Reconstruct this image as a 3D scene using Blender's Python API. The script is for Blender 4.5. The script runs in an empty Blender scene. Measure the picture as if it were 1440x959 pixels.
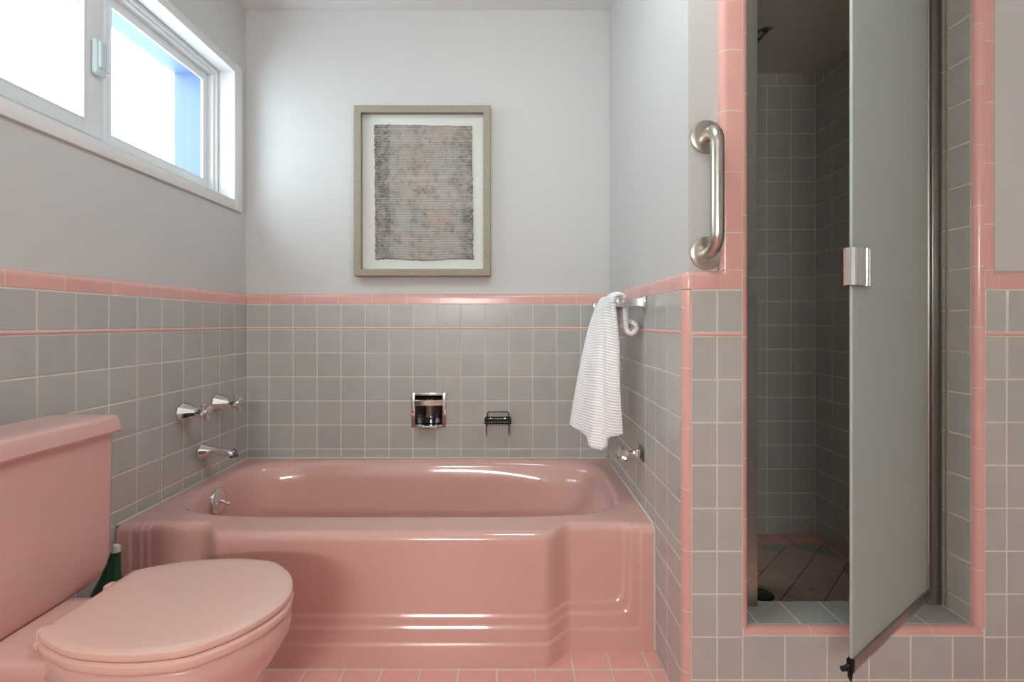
import bpy, bmesh, math, random
from mathutils import Vector, Matrix

# ------------------------------------------------------------------ units
# All lengths below are in "tiles" (one 4 1/4" wall tile + joint = 0.109 m).
# x to the right, d into the room (away from the camera), z from eye height.
P = 0.109
ZF = 9.1                      # eye height above the floor, in tiles
random.seed(7)
scene = bpy.context.scene
col = scene.collection
R = math.radians

# ------------------------------------------------------------------ camera
cam_d = bpy.data.cameras.new('camera')
cam = bpy.data.objects.new('camera', cam_d)
col.objects.link(cam)
cam.location = (0, 0, ZF * P)
cam.rotation_euler = (R(90), 0, 0)
cam_d.sensor_width = 36
cam_d.lens = 676 / 1440 * 36
cam_d.shift_x = 2 / 1440
cam_d.shift_y = -25.5 / 1440
cam_d.clip_start = 0.02
scene.camera = cam

# ------------------------------------------------------------------ sky, exposure
world = bpy.data.worlds.new('world')
scene.world = world
world.use_nodes = True
bg = world.node_tree.nodes['Background']
bg.inputs[0].default_value = (0.80, 0.93, 1.0, 1)
bg.inputs[1].default_value = 6.4
scene.view_settings.view_transform = 'Standard'
scene.view_settings.look = 'None'
scene.view_settings.gamma = 1
scene.view_settings.use_curve_mapping = False
scene.view_settings.exposure = 0.47
scene.cycles.max_bounces = 12
scene.cycles.diffuse_bounces = 7
scene.cycles.glossy_bounces = 6
scene.cycles.transparent_max_bounces = 12
scene.cycles.caustics_reflective = False
scene.cycles.caustics_refractive = False
scene.cycles.sample_clamp_indirect = 6
FILL_LAMP_STRENGTH = 26.0
FILL_GLOBE_STRENGTH = 84.0
FILL_LAMP_COLOR = (0.84, 0.97, 1.0)
FILL_GLOBE_COLOR = (0.95, 0.98, 0.91)

# ------------------------------------------------------------------ key planes
XL, XR = -10.98, 4.03          # tiled faces of the tub alcove
DB = 20.06                     # tiled face of the back wall
DF = 11.19                     # tiled face of the shower front wall
DI = 12.30                     # inner face of that wall
SET = 0.17                     # plaster sits this far behind the tile face
CEIL = 13.15
FLOOR = -ZF
CAPB, CAPT = 0.77, 1.217
SXL, SXR = 5.10, 12.70         # shower side walls
SCEIL, SFLOOR = 10.40, -8.80
OX0, OX1 = 5.57, 10.88         # shower opening (jamb faces)
OZ0, OZ1 = -7.11, 10.20
RXR = 17.0                     # right wall of the room
DREAR = -15.0
RIM = -5.62

# window lights the room: a portal tells the sampler where the sky comes in
pl = bpy.data.lights.new('window_portal', 'AREA')
pl.shape = 'RECTANGLE'; pl.size = 10.8 * P; pl.size_y = 5.3 * P
pl.cycles.is_portal = True
po = bpy.data.objects.new('window_portal', pl); col.objects.link(po)
po.location = (-12.6 * P, 13.9 * P, (7.5 + ZF) * P)
po.rotation_euler = (R(90), 0, R(-90))

# ------------------------------------------------------------------ materials
def lin(c):
    return tuple(((v / 255) / 12.92 if v / 255 <= 0.04045 else ((v / 255 + 0.055) / 1.055) ** 2.4) for v in c) + (1,)

def new_mat(name):
    m = bpy.data.materials.new(name); m.use_nodes = True
    nt = m.node_tree
    return m, nt, nt.nodes['Principled BSDF'], nt.nodes, nt.links

def mat(name, rgb, rough=0.5, metal=0.0, spec=0.5, coat=0.0, vary=0.0, scale=6.0, obj_vary=0.0, bump=0.0, bump_scale=200.0, hue=None):
    """Procedural material: base colour, low noise mottling, per-object tint, fine bump."""
    m, nt, b, N, L = new_mat(name)
    c = lin(rgb)
    b.inputs['Roughness'].default_value = rough
    b.inputs['Metallic'].default_value = metal
    b.inputs['Specular IOR Level'].default_value = spec
    b.inputs['Coat Weight'].default_value = coat
    b.inputs['Coat Roughness'].default_value = 0.06
    tc = N.new('ShaderNodeTexCoord')
    geo = N.new('ShaderNodeNewGeometry')
    noise = N.new('ShaderNodeTexNoise')
    noise.inputs['Scale'].default_value = scale
    noise.inputs['Detail'].default_value = 4
    L.new(geo.outputs['Position'], noise.inputs['Vector'])
    oi = N.new('ShaderNodeObjectInfo')
    a = N.new('ShaderNodeMapRange')
    a.inputs['From Min'].default_value = 0.3; a.inputs['From Max'].default_value = 0.7
    a.inputs['To Min'].default_value = 1 - vary; a.inputs['To Max'].default_value = 1 + vary
    L.new(noise.outputs['Fac'], a.inputs['Value'])
    o = N.new('ShaderNodeMapRange')
    o.inputs['To Min'].default_value = 1 - obj_vary; o.inputs['To Max'].default_value = 1 + obj_vary
    L.new(oi.outputs['Random'], o.inputs['Value'])
    mul = N.new('ShaderNodeMath'); mul.operation = 'MULTIPLY'
    L.new(a.outputs[0], mul.inputs[0]); L.new(o.outputs[0], mul.inputs[1])
    vm = N.new('ShaderNodeVectorMath'); vm.operation = 'SCALE'
    vm.inputs[0].default_value = c[:3]
    L.new(mul.outputs[0], vm.inputs['Scale'])
    last = vm.outputs[0]
    if hue is not None:                       # second tint picked by the object's own random number
        mx = N.new('ShaderNodeMix'); mx.data_type = 'RGBA'; mx.blend_type = 'MULTIPLY'
        hr = N.new('ShaderNodeMath'); hr.operation = 'FRACT'
        h2 = N.new('ShaderNodeMath'); h2.operation = 'MULTIPLY'; h2.inputs[1].default_value = 7.31
        L.new(oi.outputs['Random'], h2.inputs[0]); L.new(h2.outputs[0], hr.inputs[0])
        L.new(hr.outputs[0], mx.inputs['Factor'])
        L.new(last, mx.inputs['A']); mx.inputs['B'].default_value = tuple(hue) + (1,)
        last = mx.outputs['Result']
    L.new(last, b.inputs['Base Color'])
    if bump:
        n2 = N.new('ShaderNodeTexNoise'); n2.inputs['Scale'].default_value = bump_scale; n2.inputs['Detail'].default_value = 3
        L.new(geo.outputs['Position'], n2.inputs['Vector'])
        bp = N.new('ShaderNodeBump'); bp.inputs['Strength'].default_value = bump; bp.inputs['Distance'].default_value = 0.001
        L.new(n2.outputs['Fac'], bp.inputs['Height']); L.new(bp.outputs[0], b.inputs['Normal'])
    return m

M = {}
M['paint'] = mat('white_wall_paint', (203, 203, 202), 0.6, vary=0.015, scale=1.5, bump=0.12, bump_scale=350)
M['ceil_paint'] = mat('ceiling_paint', (222, 222, 220), 0.7, vary=0.01, bump=0.1)
M['shower_paint'] = mat('shower_ceiling_paint', (226, 218, 210), 0.5, vary=0.02)
M['trim_white'] = mat('white_window_trim', (228, 228, 228), 0.35, vary=0.01)
M['vinyl'] = mat('white_vinyl', (226, 227, 228), 0.3, vary=0.01)
M['ext_sky_tint'] = mat('sky_tinted_exterior', (92, 110, 146), 0.6, vary=0.03)  # blue of the sky light is put into the outer jamb's colour
M['grey_tile'] = mat('grey_glazed_tile', (182, 181, 178), 0.22, vary=0.035, scale=14, obj_vary=0.035, hue=(1.0, 0.985, 0.96))
M['pink_tile'] = mat('pink_glazed_tile', (220, 170, 163), 0.2, vary=0.03, scale=14, obj_vary=0.03)
M['pink_floor'] = mat('pink_floor_tile', (230, 174, 166), 0.35, vary=0.04, scale=20, obj_vary=0.035)
M['stall_floor'] = mat('pale_pink_shower_tile', (214, 186, 174), 0.4, vary=0.06, scale=25, obj_vary=0.05)
M['grout'] = mat('pale_grout', (219, 213, 204), 0.85, vary=0.05, scale=30)
M['dark_grout'] = mat('brown_grout', (150, 124, 110), 0.85, vary=0.08, scale=30)
M['tub'] = mat('pink_enamel', (214, 169, 161), 0.10, coat=0.5, vary=0.015, scale=3)
M['china'] = mat('pink_vitreous_china', (214, 170, 164), 0.12, coat=0.3, vary=0.015, scale=3)
M['seat'] = mat('pink_seat_plastic', (228, 188, 177), 0.12, coat=0.4, vary=0.01, scale=3)
M['chrome'] = mat('polished_chrome', (225, 225, 225), 0.09, metal=1, vary=0.02)
M['dark_chrome'] = mat('dark_chrome', (120, 120, 122), 0.12, metal=1, vary=0.02)
M['steel'] = mat('brushed_stainless', (196, 190, 182), 0.28, metal=1, vary=0.03, scale=40)
M['alu'] = mat('aluminium_frame', (168, 163, 156), 0.34, metal=1, vary=0.03, scale=20)
M['caulk'] = mat('white_caulk', (215, 205, 196), 0.6, vary=0.03)
M['old_caulk'] = mat('yellowed_caulk', (140, 128, 108), 0.6, vary=0.1, scale=30)
M['black'] = mat('black_metal', (22, 22, 23), 0.4, metal=0.6, vary=0.1)
M['mat_board'] = mat('cream_mat_board', (234, 237, 230), 0.8, vary=0.01)
M['green'] = mat('green_plastic', (8, 70, 46), 0.3, vary=0.05)
M['white_plastic'] = mat('white_plastic', (225, 220, 214), 0.35, vary=0.02)
M['knob_white'] = mat('clear_latch_plastic', (205, 222, 226), 0.25, vary=0.02)

def make_wood():
    m, nt, b, N, L = new_mat('grey_brown_wood')
    geo = N.new('ShaderNodeNewGeometry')
    mp = N.new('ShaderNodeMapping'); mp.inputs['Scale'].default_value = (60, 60, 60)
    L.new(geo.outputs['Position'], mp.inputs[0])
    n = N.new('ShaderNodeTexNoise'); n.inputs['Scale'].default_value = 2.0; n.inputs['Detail'].default_value = 6
    L.new(mp.outputs[0], n.inputs['Vector'])
    r = N.new('ShaderNodeValToRGB')
    r.color_ramp.elements[0].position = 0.35; r.color_ramp.elements[0].color = lin((142, 133, 117))
    r.color_ramp.elements[1].position = 0.7; r.color_ramp.elements[1].color = lin((162, 152, 135))
    L.new(n.outputs['Fac'], r.inputs[0]); L.new(r.outputs[0], b.inputs['Base Color'])
    b.inputs['Roughness'].default_value = 0.55
    return m
M['wood'] = make_wood()

def make_glass(name, tint=(1, 1, 1), gloss=0.06):
    m, nt, b, N, L = new_mat(name)
    out = [n for n in N if n.type == 'OUTPUT_MATERIAL'][0]
    t = N.new('ShaderNodeBsdfTransparent'); t.inputs[0].default_value = tuple(tint) + (1,)
    g = N.new('ShaderNodeBsdfGlossy'); g.inputs['Roughness'].default_value = 0.02
    f = N.new('ShaderNodeLayerWeight'); f.inputs[0].default_value = 0.5
    pw = N.new('ShaderNodeMath'); pw.operation = 'POWER'; pw.inputs[1].default_value = 5
    ml = N.new('ShaderNodeMath'); ml.operation = 'MULTIPLY_ADD'; ml.inputs[1].default_value = 0.6; ml.inputs[2].default_value = gloss
    ml.use_clamp = True
    L.new(f.outputs['Facing'], pw.inputs[0])
    mx = N.new('ShaderNodeMixShader')
    L.new(pw.outputs[0], ml.inputs[0]); L.new(ml.outputs[0], mx.inputs[0])
    L.new(t.outputs[0], mx.inputs[1]); L.new(g.outputs[0], mx.inputs[2])
    L.new(mx.outputs[0], out.inputs['Surface'])
    N.remove(b)
    return m
M['glass'] = make_glass('window_glass', (0.96, 0.98, 0.98), 0.03)
M['pic_glass'] = make_glass('picture_glass', (0.98, 0.98, 0.98), 0.03)
M['sweep'] = make_glass('clear_vinyl', (0.90, 0.86, 0.82), 0.06)

def make_frosted():
    m, nt, b, N, L = new_mat('frosted_glass')
    out = [n for n in N if n.type == 'OUTPUT_MATERIAL'][0]
    geo = N.new('ShaderNodeNewGeometry')
    n = N.new('ShaderNodeTexNoise'); n.inputs['Scale'].default_value = 420; n.inputs['Detail'].default_value = 2
    L.new(geo.outputs['Position'], n.inputs['Vector'])
    bp = N.new('ShaderNodeBump'); bp.inputs['Strength'].default_value = 0.25; bp.inputs['Distance'].default_value = 0.001
    L.new(n.outputs['Fac'], bp.inputs['Height'])
    d = N.new('ShaderNodeBsdfDiffuse'); d.inputs[0].default_value = lin((216, 224, 220))
    t = N.new('ShaderNodeBsdfTranslucent'); t.inputs[0].default_value = lin((206, 216, 212))
    g = N.new('ShaderNodeBsdfGlossy'); g.inputs['Roughness'].default_value = 0.45; g.inputs[0].default_value = lin((225, 232, 230))
    for s in (d, t, g): L.new(bp.outputs[0], s.inputs['Normal'])
    m1 = N.new('ShaderNodeMixShader'); m1.inputs[0].default_value = 0.5
    m2 = N.new('ShaderNodeMixShader'); m2.inputs[0].default_value = 0.12
    L.new(d.outputs[0], m1.inputs[1]); L.new(t.outputs[0], m1.inputs[2])
    L.new(m1.outputs[0], m2.inputs[1]); L.new(g.outputs[0], m2.inputs[2])
    L.new(m2.outputs[0], out.inputs['Surface'])
    N.remove(b)
    return m
M['frosted'] = make_frosted()

def make_towel():
    m, nt, b, N, L = new_mat('white_ribbed_terry')
    b.inputs['Base Color'].default_value = lin((250, 250, 252))
    b.inputs['Roughness'].default_value = 0.95
    b.inputs['Sheen Weight'].default_value = 0.3
    uv = N.new('ShaderNodeUVMap')
    w = N.new('ShaderNodeTexWave'); w.wave_type = 'BANDS'; w.bands_direction = 'Y'
    w.inputs['Scale'].default_value = 12.0; w.inputs['Distortion'].default_value = 0.6
    L.new(uv.outputs[0], w.inputs['Vector'])
    n = N.new('ShaderNodeTexNoise'); n.inputs['Scale'].default_value = 160
    L.new(uv.outputs[0], n.inputs['Vector'])
    ad = N.new('ShaderNodeMath'); ad.operation = 'MULTIPLY_ADD'; ad.inputs[1].default_value = 0.5
    L.new(n.outputs['Fac'], ad.inputs[0]); L.new(w.outputs['Fac'], ad.inputs[2])
    bp = N.new('ShaderNodeBump'); bp.inputs['Strength'].default_value = 0.5; bp.inputs['Distance'].default_value = 0.003
    L.new(ad.outputs[0], bp.inputs['Height']); L.new(bp.outputs[0], b.inputs['Normal'])
    return m
M['towel'] = make_towel()

def make_art():
    """Woven textile: pale warm ground, dark threads in worn vertical columns, fine pale weft lines."""
    m, nt, b, N, L = new_mat('woven_textile_art')
    b.inputs['Roughness'].default_value = 0.95
    uv = N.new('ShaderNodeUVMap')
    sep = N.new('ShaderNodeSeparateXYZ'); L.new(uv.outputs[0], sep.inputs[0])
    def noise(sx, sy, detail=4, rough=0.6):
        mp = N.new('ShaderNodeMapping'); mp.inputs['Scale'].default_value = (sx, sy, 1)
        L.new(uv.outputs[0], mp.inputs[0])
        n = N.new('ShaderNodeTexNoise'); n.inputs['Scale'].default_value = 1; n.inputs['Detail'].default_value = detail
        n.inputs['Roughness'].default_value = rough
        L.new(mp.outputs[0], n.inputs['Vector']); return n.outputs['Fac']
    def math_(op, a, bb=None, clamp=False):
        q = N.new('ShaderNodeMath'); q.operation = op; q.use_clamp = clamp
        for i, v in enumerate((a, bb)):
            if v is None: continue
            if isinstance(v, (int, float)): q.inputs[i].default_value = v
            else: L.new(v, q.inputs[i])
        return q.outputs[0]
    def ramp(v, stops):
        r = N.new('ShaderNodeValToRGB'); r.color_ramp.interpolation = 'LINEAR'
        e = r.color_ramp.elements
        while len(e) < len(stops): e.new(0.5)
        for k, (p, c) in zip(e, stops): k.position = p; k.color = (c, c, c, 1) if isinstance(c, (int, float)) else lin(c)
        L.new(v, r.inputs[0]); return r.outputs[0]
    ground = ramp(noise(3.2, 5.0, 3), [(0.35, (180, 177, 173)), (0.5, (178, 171, 163)), (0.68, (192, 172, 154))])
    # how worn with dark thread each column is, left to right
    colw = ramp(sep.outputs[0], [(0.0, 0.62), (0.15, 0.60), (0.17, 0.38), (0.26, 0.30), (0.30, 0.16), (0.42, 0.38), (0.50, 0.34),
                                 (0.62, 0.22), (0.78, 0.30), (0.90, 0.48), (1.0, 0.55)])
    patch = noise(9, 11, 6, 0.75)
    dark = math_('GREATER_THAN', math_('ADD', math_('MULTIPLY', patch, 1.0), math_('MULTIPLY', colw, 0.42)), 0.70)
    soft = ramp(math_('ADD', patch, math_('MULTIPLY', colw, 0.42)), [(0.60, 0.0), (0.82, 1.0)])
    thread = noise(30, 150, 2, 0.5)
    dmask = math_('MULTIPLY', soft, ramp(thread, [(0.36, 0.25), (0.60, 1.0)]), True)
    mx = N.new('ShaderNodeMix'); mx.data_type = 'RGBA'
    L.new(dmask, mx.inputs['Factor']); L.new(ground, mx.inputs['A']); 
    ink = ramp(noise(4, 7, 2), [(0.4, (62, 60, 62)), (0.55, (86, 84, 84)), (0.7, (92, 100, 102))])
    L.new(ink, mx.inputs['B'])
    w = N.new('ShaderNodeTexWave'); w.wave_type = 'BANDS'; w.bands_direction = 'Y'; w.inputs['Scale'].default_value = 17
    w.inputs['Distortion'].default_value = 1.2; w.inputs['Detail'].default_value = 2; w.inputs['Detail Scale'].default_value = 3
    L.new(uv.outputs[0], w.inputs['Vector'])
    m3 = N.new('ShaderNodeMix'); m3.data_type = 'RGBA'; m3.blend_type = 'MULTIPLY'
    m3.inputs['Factor'].default_value = 0.55
    L.new(mx.outputs['Result'], m3.inputs['A'])
    L.new(ramp(w.outputs['Fac'], [(0.0, 0.62), (0.35, 0.97), (1.0, 1.0)]), m3.inputs['B'])
    # pale weft lines
    lines = ramp(noise(0.6, 110, 1), [(0.60, 0.0), (0.68, 0.55)])
    m4 = N.new('ShaderNodeMix'); m4.data_type = 'RGBA'
    L.new(lines, m4.inputs['Factor']); L.new(m3.outputs['Result'], m4.inputs['A'])
    m4.inputs['B'].default_value = lin((204, 200, 194))
    L.new(m4.outputs['Result'], b.inputs['Base Color'])
    bp = N.new('ShaderNodeBump'); bp.inputs['Strength'].default_value = 0.5; bp.inputs['Distance'].default_value = 0.002
    L.new(w.outputs['Fac'], bp.inputs['Height']); L.new(bp.outputs[0], b.inputs['Normal'])
    return m
M['art'] = make_art()

def make_emit(name, colr, s):
    m, nt, b, N, L = new_mat(name)
    b.inputs['Base Color'].default_value = (0.9, 0.9, 0.9, 1)
    b.inputs['Emission Color'].default_value = tuple(colr) + (1,)
    b.inputs['Emission Strength'].default_value = s
    return m
M['fill_globe'] = make_emit('lit_fill_globe', FILL_GLOBE_COLOR, FILL_GLOBE_STRENGTH)
M['fill_lamp'] = make_emit('lit_fill_diffuser', FILL_LAMP_COLOR, FILL_LAMP_STRENGTH)

# ------------------------------------------------------------------ mesh helpers
def W(x, d, z):
    return Vector((x * P, d * P, (z + ZF) * P))

class MB:
    """Collects geometry in tile units."""
    def __init__(s): s.v = []; s.f = []; s.uv = None
    def add(s, verts, faces):
        o = len(s.v); s.v += [tuple(q) for q in verts]; s.f += [tuple(i + o for i in f) for f in faces]; return s
    def box(s, x0, x1, d0, d1, z0, z1, bev=0.0, seg=2):
        if bev <= 0:
            return s.add([(x0, d0, z0), (x1, d0, z0), (x1, d1, z0), (x0, d1, z0), (x0, d0, z1), (x1, d0, z1), (x1, d1, z1), (x0, d1, z1)],
                         [(0, 3, 2, 1), (4, 5, 6, 7), (0, 1, 5, 4), (1, 2, 6, 5), (2, 3, 7, 6), (3, 0, 4, 7)])
        bm = bmesh.new()
        bmesh.ops.create_cube(bm, size=1)
        for v in bm.verts:
            v.co = Vector((x0 + (v.co.x + .5) * (x1 - x0), d0 + (v.co.y + .5) * (d1 - d0), z0 + (v.co.z + .5) * (z1 - z0)))
        bmesh.ops.bevel(bm, geom=list(bm.edges), offset=bev, segments=seg, profile=0.5, affect='EDGES')
        bm.verts.index_update()
        s.add([v.co[:] for v in bm.verts], [[v.index for v in f.verts] for f in bm.faces]); bm.free(); return s
    def loft(s, rings, closed=True, cap0=True, cap1=True):
        o = len(s.v); n = len(rings[0])
        for r in rings: s.v += [tuple(q) for q in r]
        m = n if closed else n - 1
        for k in range(len(rings) - 1):
            for i in range(m):
                j = (i + 1) % n
                s.f.append((o + k * n + i, o + k * n + j, o + (k + 1) * n + j, o + (k + 1) * n + i))
        if cap0: s.f.append(tuple(o + i for i in reversed(range(n))))
        if cap1: s.f.append(tuple(o + (len(rings) - 1) * n + i for i in range(n)))
        return s
    def tube(s, path, r, n=12, rs=None, cap=True):
        path = [Vector(q) for q in path]
        rings = []
        t0 = (path[1] - path[0]).normalized()
        ref = Vector((0, 0, 1)) if abs(t0.z) < 0.9 else Vector((1, 0, 0))
        nrm = t0.cross(ref).normalized()
        for i, q in enumerate(path):
            a = path[max(i - 1, 0)]; b = path[min(i + 1, len(path) - 1)]
            t = (b - a).normalized()
            nrm = (nrm - t * nrm.dot(t)).normalized()
            bn = t.cross(nrm)
            rr = rs[i] if rs else r
            rings.append([q + (nrm * math.cos(2 * math.pi * k / n) + bn * math.sin(2 * math.pi * k / n)) * rr for k in range(n)])
        return s.loft(rings, True, cap, cap)
    def lathe(s, prof, c, axis, n=28):
        """prof: (distance along axis, radius) from centre c."""
        ax = Vector(axis).normalized()
        ref = Vector((0, 0, 1)) if abs(ax.z) < 0.9 else Vector((1, 0, 0))
        u = ax.cross(ref).normalized(); v = ax.cross(u)
        c = Vector(c)
        rings = [[c + ax * h + (u * math.cos(2 * math.pi * k / n) + v * math.sin(2 * math.pi * k / n)) * max(r, 1e-4) for k in range(n)] for h, r in prof]
        return s.loft(rings)

def arc(c, r, a0, a1, n):
    return [(c[0] + r * math.cos(R(a0 + (a1 - a0) * i / n)), c[1] + r * math.sin(R(a0 + (a1 - a0) * i / n))) for i in range(n + 1)]

def mesh_from(name, mb, m, off=(0, 0, 0), recalc=True, sharp=38, raw=False):
    me = bpy.data.meshes.new(name)
    if raw: vs = [(v[0] * P, v[1] * P, v[2] * P) for v in mb.v]
    else: vs = [((v[0] - off[0]) * P, (v[1] - off[1]) * P, (v[2] - off[2]) * P) for v in mb.v]
    me.from_pydata(vs, [], mb.f)
    if recalc:
        bm = bmesh.new(); bm.from_mesh(me)
        bmesh.ops.recalc_face_normals(bm, faces=list(bm.faces))
        bm.to_mesh(me); bm.free()
    me.polygons.foreach_set('use_smooth', [True] * len(me.polygons))
    me.set_sharp_from_angle(angle=R(sharp))
    me.materials.append(m)
    return me

ORIGIN = {}                                   # object -> its origin in tile units
def tag(o, label=None, cat=None, group=None, kind=None):
    if label: o['label'] = label
    if cat: o['category'] = cat
    if group: o['group'] = group
    if kind: o['kind'] = kind
    return o

def link(name, me, parent=None, loc=None):
    o = bpy.data.objects.new(name, me); col.objects.link(o)
    if parent is not None: o.parent = parent
    if loc is not None: o.location = loc
    return o

def obj(name, mb, m, parent=None, at=None, recalc=True, sharp=38):
    """One mesh object; geometry given in scene tile coordinates."""
    if parent is not None:
        off = ORIGIN[parent.name]
        me = mesh_from(name, mb, m, off, recalc, sharp)
        o = link(name, me, parent, (0, 0, 0))
        ORIGIN[o.name] = off
    else:
        at = at or (0, 0, FLOOR)
        me = mesh_from(name, mb, m, at, recalc, sharp)
        o = link(name, me, None, W(*at))
        ORIGIN[o.name] = at
    return o

def thing(name, label, cat, at, group=None, kind=None):
    o = link(name, None, None, W(*at)); o.empty_display_size = 0.05
    ORIGIN[o.name] = at
    return tag(o, label, cat, group, kind)

def struct(name, mb, m, label, cat):
    return tag(obj(name, mb, m), label, cat, kind='structure')

# ------------------------------------------------------------------ tiles
AX = {'back': ((1, 0, 0), (0, 0, 1), (0, -1, 0)), 'left': ((0, 1, 0), (0, 0, 1), (1, 0, 0)),
      'right': ((0, -1, 0), (0, 0, 1), (-1, 0, 0)), 'up': ((1, 0, 0), (0, 1, 0), (0, 0, 1))}
TILE_CACHE = {}
G = 0.042                                      # joint width
def slab_mesh(rects, m, t=0.03, ch=0.012):
    """Tile body with eased front edges; rects = list of (u0,u1,v0,v1) round the tile's centre."""
    mb = MB()
    for (a, b, c, e) in rects:
        k = min(ch, (b - a) * .3, (e - c) * .3)
        back = [(a, c, -t), (b, c, -t), (b, e, -t), (a, e, -t)]
        mid = [(a, c, -k * .8), (b, c, -k * .8), (b, e, -k * .8), (a, e, -k * .8)]
        top = [(a + k, c + k, 0), (b - k, c + k, 0), (b - k, e - k, 0), (a + k, e - k, 0)]
        mb.loft([back, mid, top])
    return mesh_from('tile', mb, m, raw=True, sharp=25)

def place(name, me, parent, axes, c):
    o = bpy.data.objects.new(name, me); col.objects.link(o)
    o.parent = parent
    ex, ey, ez = axes
    off = ORIGIN[parent.name]
    mw = Matrix(((ex[0], ey[0], ez[0], (c[0] - off[0]) * P), (ex[1], ey[1], ez[1], (c[1] - off[1]) * P), (ex[2], ey[2], ez[2], (c[2] - off[2]) * P), (0, 0, 0, 1)))
    o.matrix_local = mw
    return o

def minus(rect, h):
    a, b, c, e = rect
    if h[0] >= b or h[1] <= a or h[2] >= e or h[3] <= c: return [rect]
    out = []
    if h[0] > a: out.append((a, h[0], c, e))
    if h[1] < b: out.append((h[1], b, c, e))
    m0, m1 = max(a, h[0]), min(b, h[1])
    if h[2] > c: out.append((m0, m1, c, h[2]))
    if h[3] < e: out.append((m0, m1, h[3], e))
    return out

def tiles(parent, side, plane, us, vs, m, name='tile', hole=None, skip=None):
    axes = AX[side]
    for i in range(len(us) - 1):
        for j in range(len(vs) - 1):
            a, b, c, e = us[i], us[i + 1], vs[j], vs[j + 1]
            if skip and skip((a + b) / 2, (c + e) / 2): continue
            uc, vc = (a + b) / 2, (c + e) / 2
            rect = (a + G / 2, b - G / 2, c + G / 2, e - G / 2)
            rects = minus(rect, hole) if hole else [rect]
            if not rects or rect[1] - rect[0] < 0.03 or rect[3] - rect[2] < 0.03: continue
            sgn = -1 if side == 'right' else 1
            loc = [tuple(sorted((sgn * (r[0] - uc), sgn * (r[1] - uc)))) + (r[2] - vc, r[3] - vc) for r in rects]
            key = (m.name, tuple(tuple(round(q, 3) for q in r) for r in loc))
            if key not in TILE_CACHE: TILE_CACHE[key] = slab_mesh(loc, m)
            if side == 'back': cc = (uc, plane, vc)
            elif side in ('left', 'right'): cc = (plane, uc, vc)
            else: cc = (uc, vc, plane)
            place(name, TILE_CACHE[key], parent, axes, cc)

def steps(a, b, first, pitch=1.0):
    """Joint positions from a to b where 'first' is the first joint after a."""
    r = [a]; q = first
    while q < b - 0.06: r.append(q); q += pitch
    return r + [b]

def strip(parent, name, prof, m, origin, ax_u, ax_v, ax_l, l0, l1, first=None, pitch=1.42, gap=0.022):
    """Extruded trim tiles: 2-D profile (u,v) swept along ax_l, cut into 6-inch lengths."""
    cuts = steps(l0, l1, first if first is not None else l0 + pitch, pitch)
    cu = sum(p[0] for p in prof) / len(prof); cv = sum(p[1] for p in prof) / len(prof)
    ext = max(max(abs(p[0] - cu), abs(p[1] - cv)) for p in prof)
    q = 1 - 0.010 / ext
    core = [(cu + (p[0] - cu) * q, cv + (p[1] - cv) * q) for p in prof]
    g = lambda p, l: tuple(origin[i] + p[0] * ax_u[i] + p[1] * ax_v[i] + l * ax_l[i] for i in range(3))
    obj('joint_fill', MB().loft([[g(p, l0) for p in core], [g(p, l1) for p in core]]), M['grout'], parent, sharp=30)
    for k in range(len(cuts) - 1):
        L = cuts[k + 1] - cuts[k] - gap
        if L <= 0.02: continue
        key = (name, m.name, tuple(prof), round(L, 3), ax_u, ax_v, ax_l)
        if key not in TILE_CACHE:
            mb = MB()
            f = lambda p, l: tuple(p[0] * ax_u[i] + p[1] * ax_v[i] + l * ax_l[i] for i in range(3))
            mb.loft([[f(p, -L / 2) for p in prof], [f(p, L / 2) for p in prof]])
            TILE_CACHE[key] = mesh_from(name, mb, m, raw=True, sharp=30)
        mid = (cuts[k] + cuts[k + 1]) / 2
        c = tuple(origin[i] + ax_l[i] * mid for i in range(3))
        place(name, TILE_CACHE[key], parent, ((1, 0, 0), (0, 1, 0), (0, 0, 1)), c)

# cap: u = out of the wall (0 = tile face, -SET = plaster), v = across the cap (0 = joint with tiles, CW = plaster edge)
def cap_prof(cw):
    r = SET
    return [(-SET, 0.004), (-0.03, 0.004), (-0.0, 0.024)] + arc((-r, cw - r), r, 0, 90, 7)
CW = CAPT - CAPB
# liner stripe
LIN0, LIN1 = -0.275, -0.185
LIN_PROF = [(-0.03, -0.032), (0.0, -0.032), (0.018, -0.016), (0.018, 0.016), (0.0, 0.032), (-0.03, 0.032)]
ROWS = [-1.25 - k for k in range(9)]           # horizontal joints below the stripe

# ================================================================== SETTING
# ---- floor
mb = MB().box(XL - 2.2, RXR + 1, DREAR - 1, DB + 0.2, FLOOR - 1, FLOOR - 0.012)
floor = struct('floor', mb, M['grout'], 'pink square tiled bathroom floor in front of the bathtub', 'floor')
tiles(floor, 'up', FLOOR, steps(XL, 12.64, XL + 0.62), steps(1.62, 11.62, 2.62), M['pink_floor'], 'floor_tile')
tiles(floor, 'up', FLOOR, steps(XL, XR, XL + 0.62), [11.62, 12.62, 13.6], M['pink_floor'], 'floor_tile')
mb = MB()                                       # the rest of the floor, behind and beside the camera
for u0 in steps(XL, RXR, XL + 0.62)[:-1]:
    for v0 in steps(DREAR, 11.0, -14.38)[:-1]:
        if u0 > 12.6 or v0 < 1.6:
            mb.box(u0 + G / 2, min(u0 + 1, RXR) - G / 2, v0 + G / 2, v0 + 1 - G / 2, FLOOR - .03, FLOOR)
obj('floor_tile', mb, M['pink_floor'], floor)['kind'] = 'stuff'

# ---- ceiling
struct('ceiling', MB().box(XL - 2.2, RXR + 1, DREAR - 1, DB + 1.2, CEIL, CEIL + 0.6), M['ceil_paint'], 'smooth white painted bathroom ceiling', 'ceiling')

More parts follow.
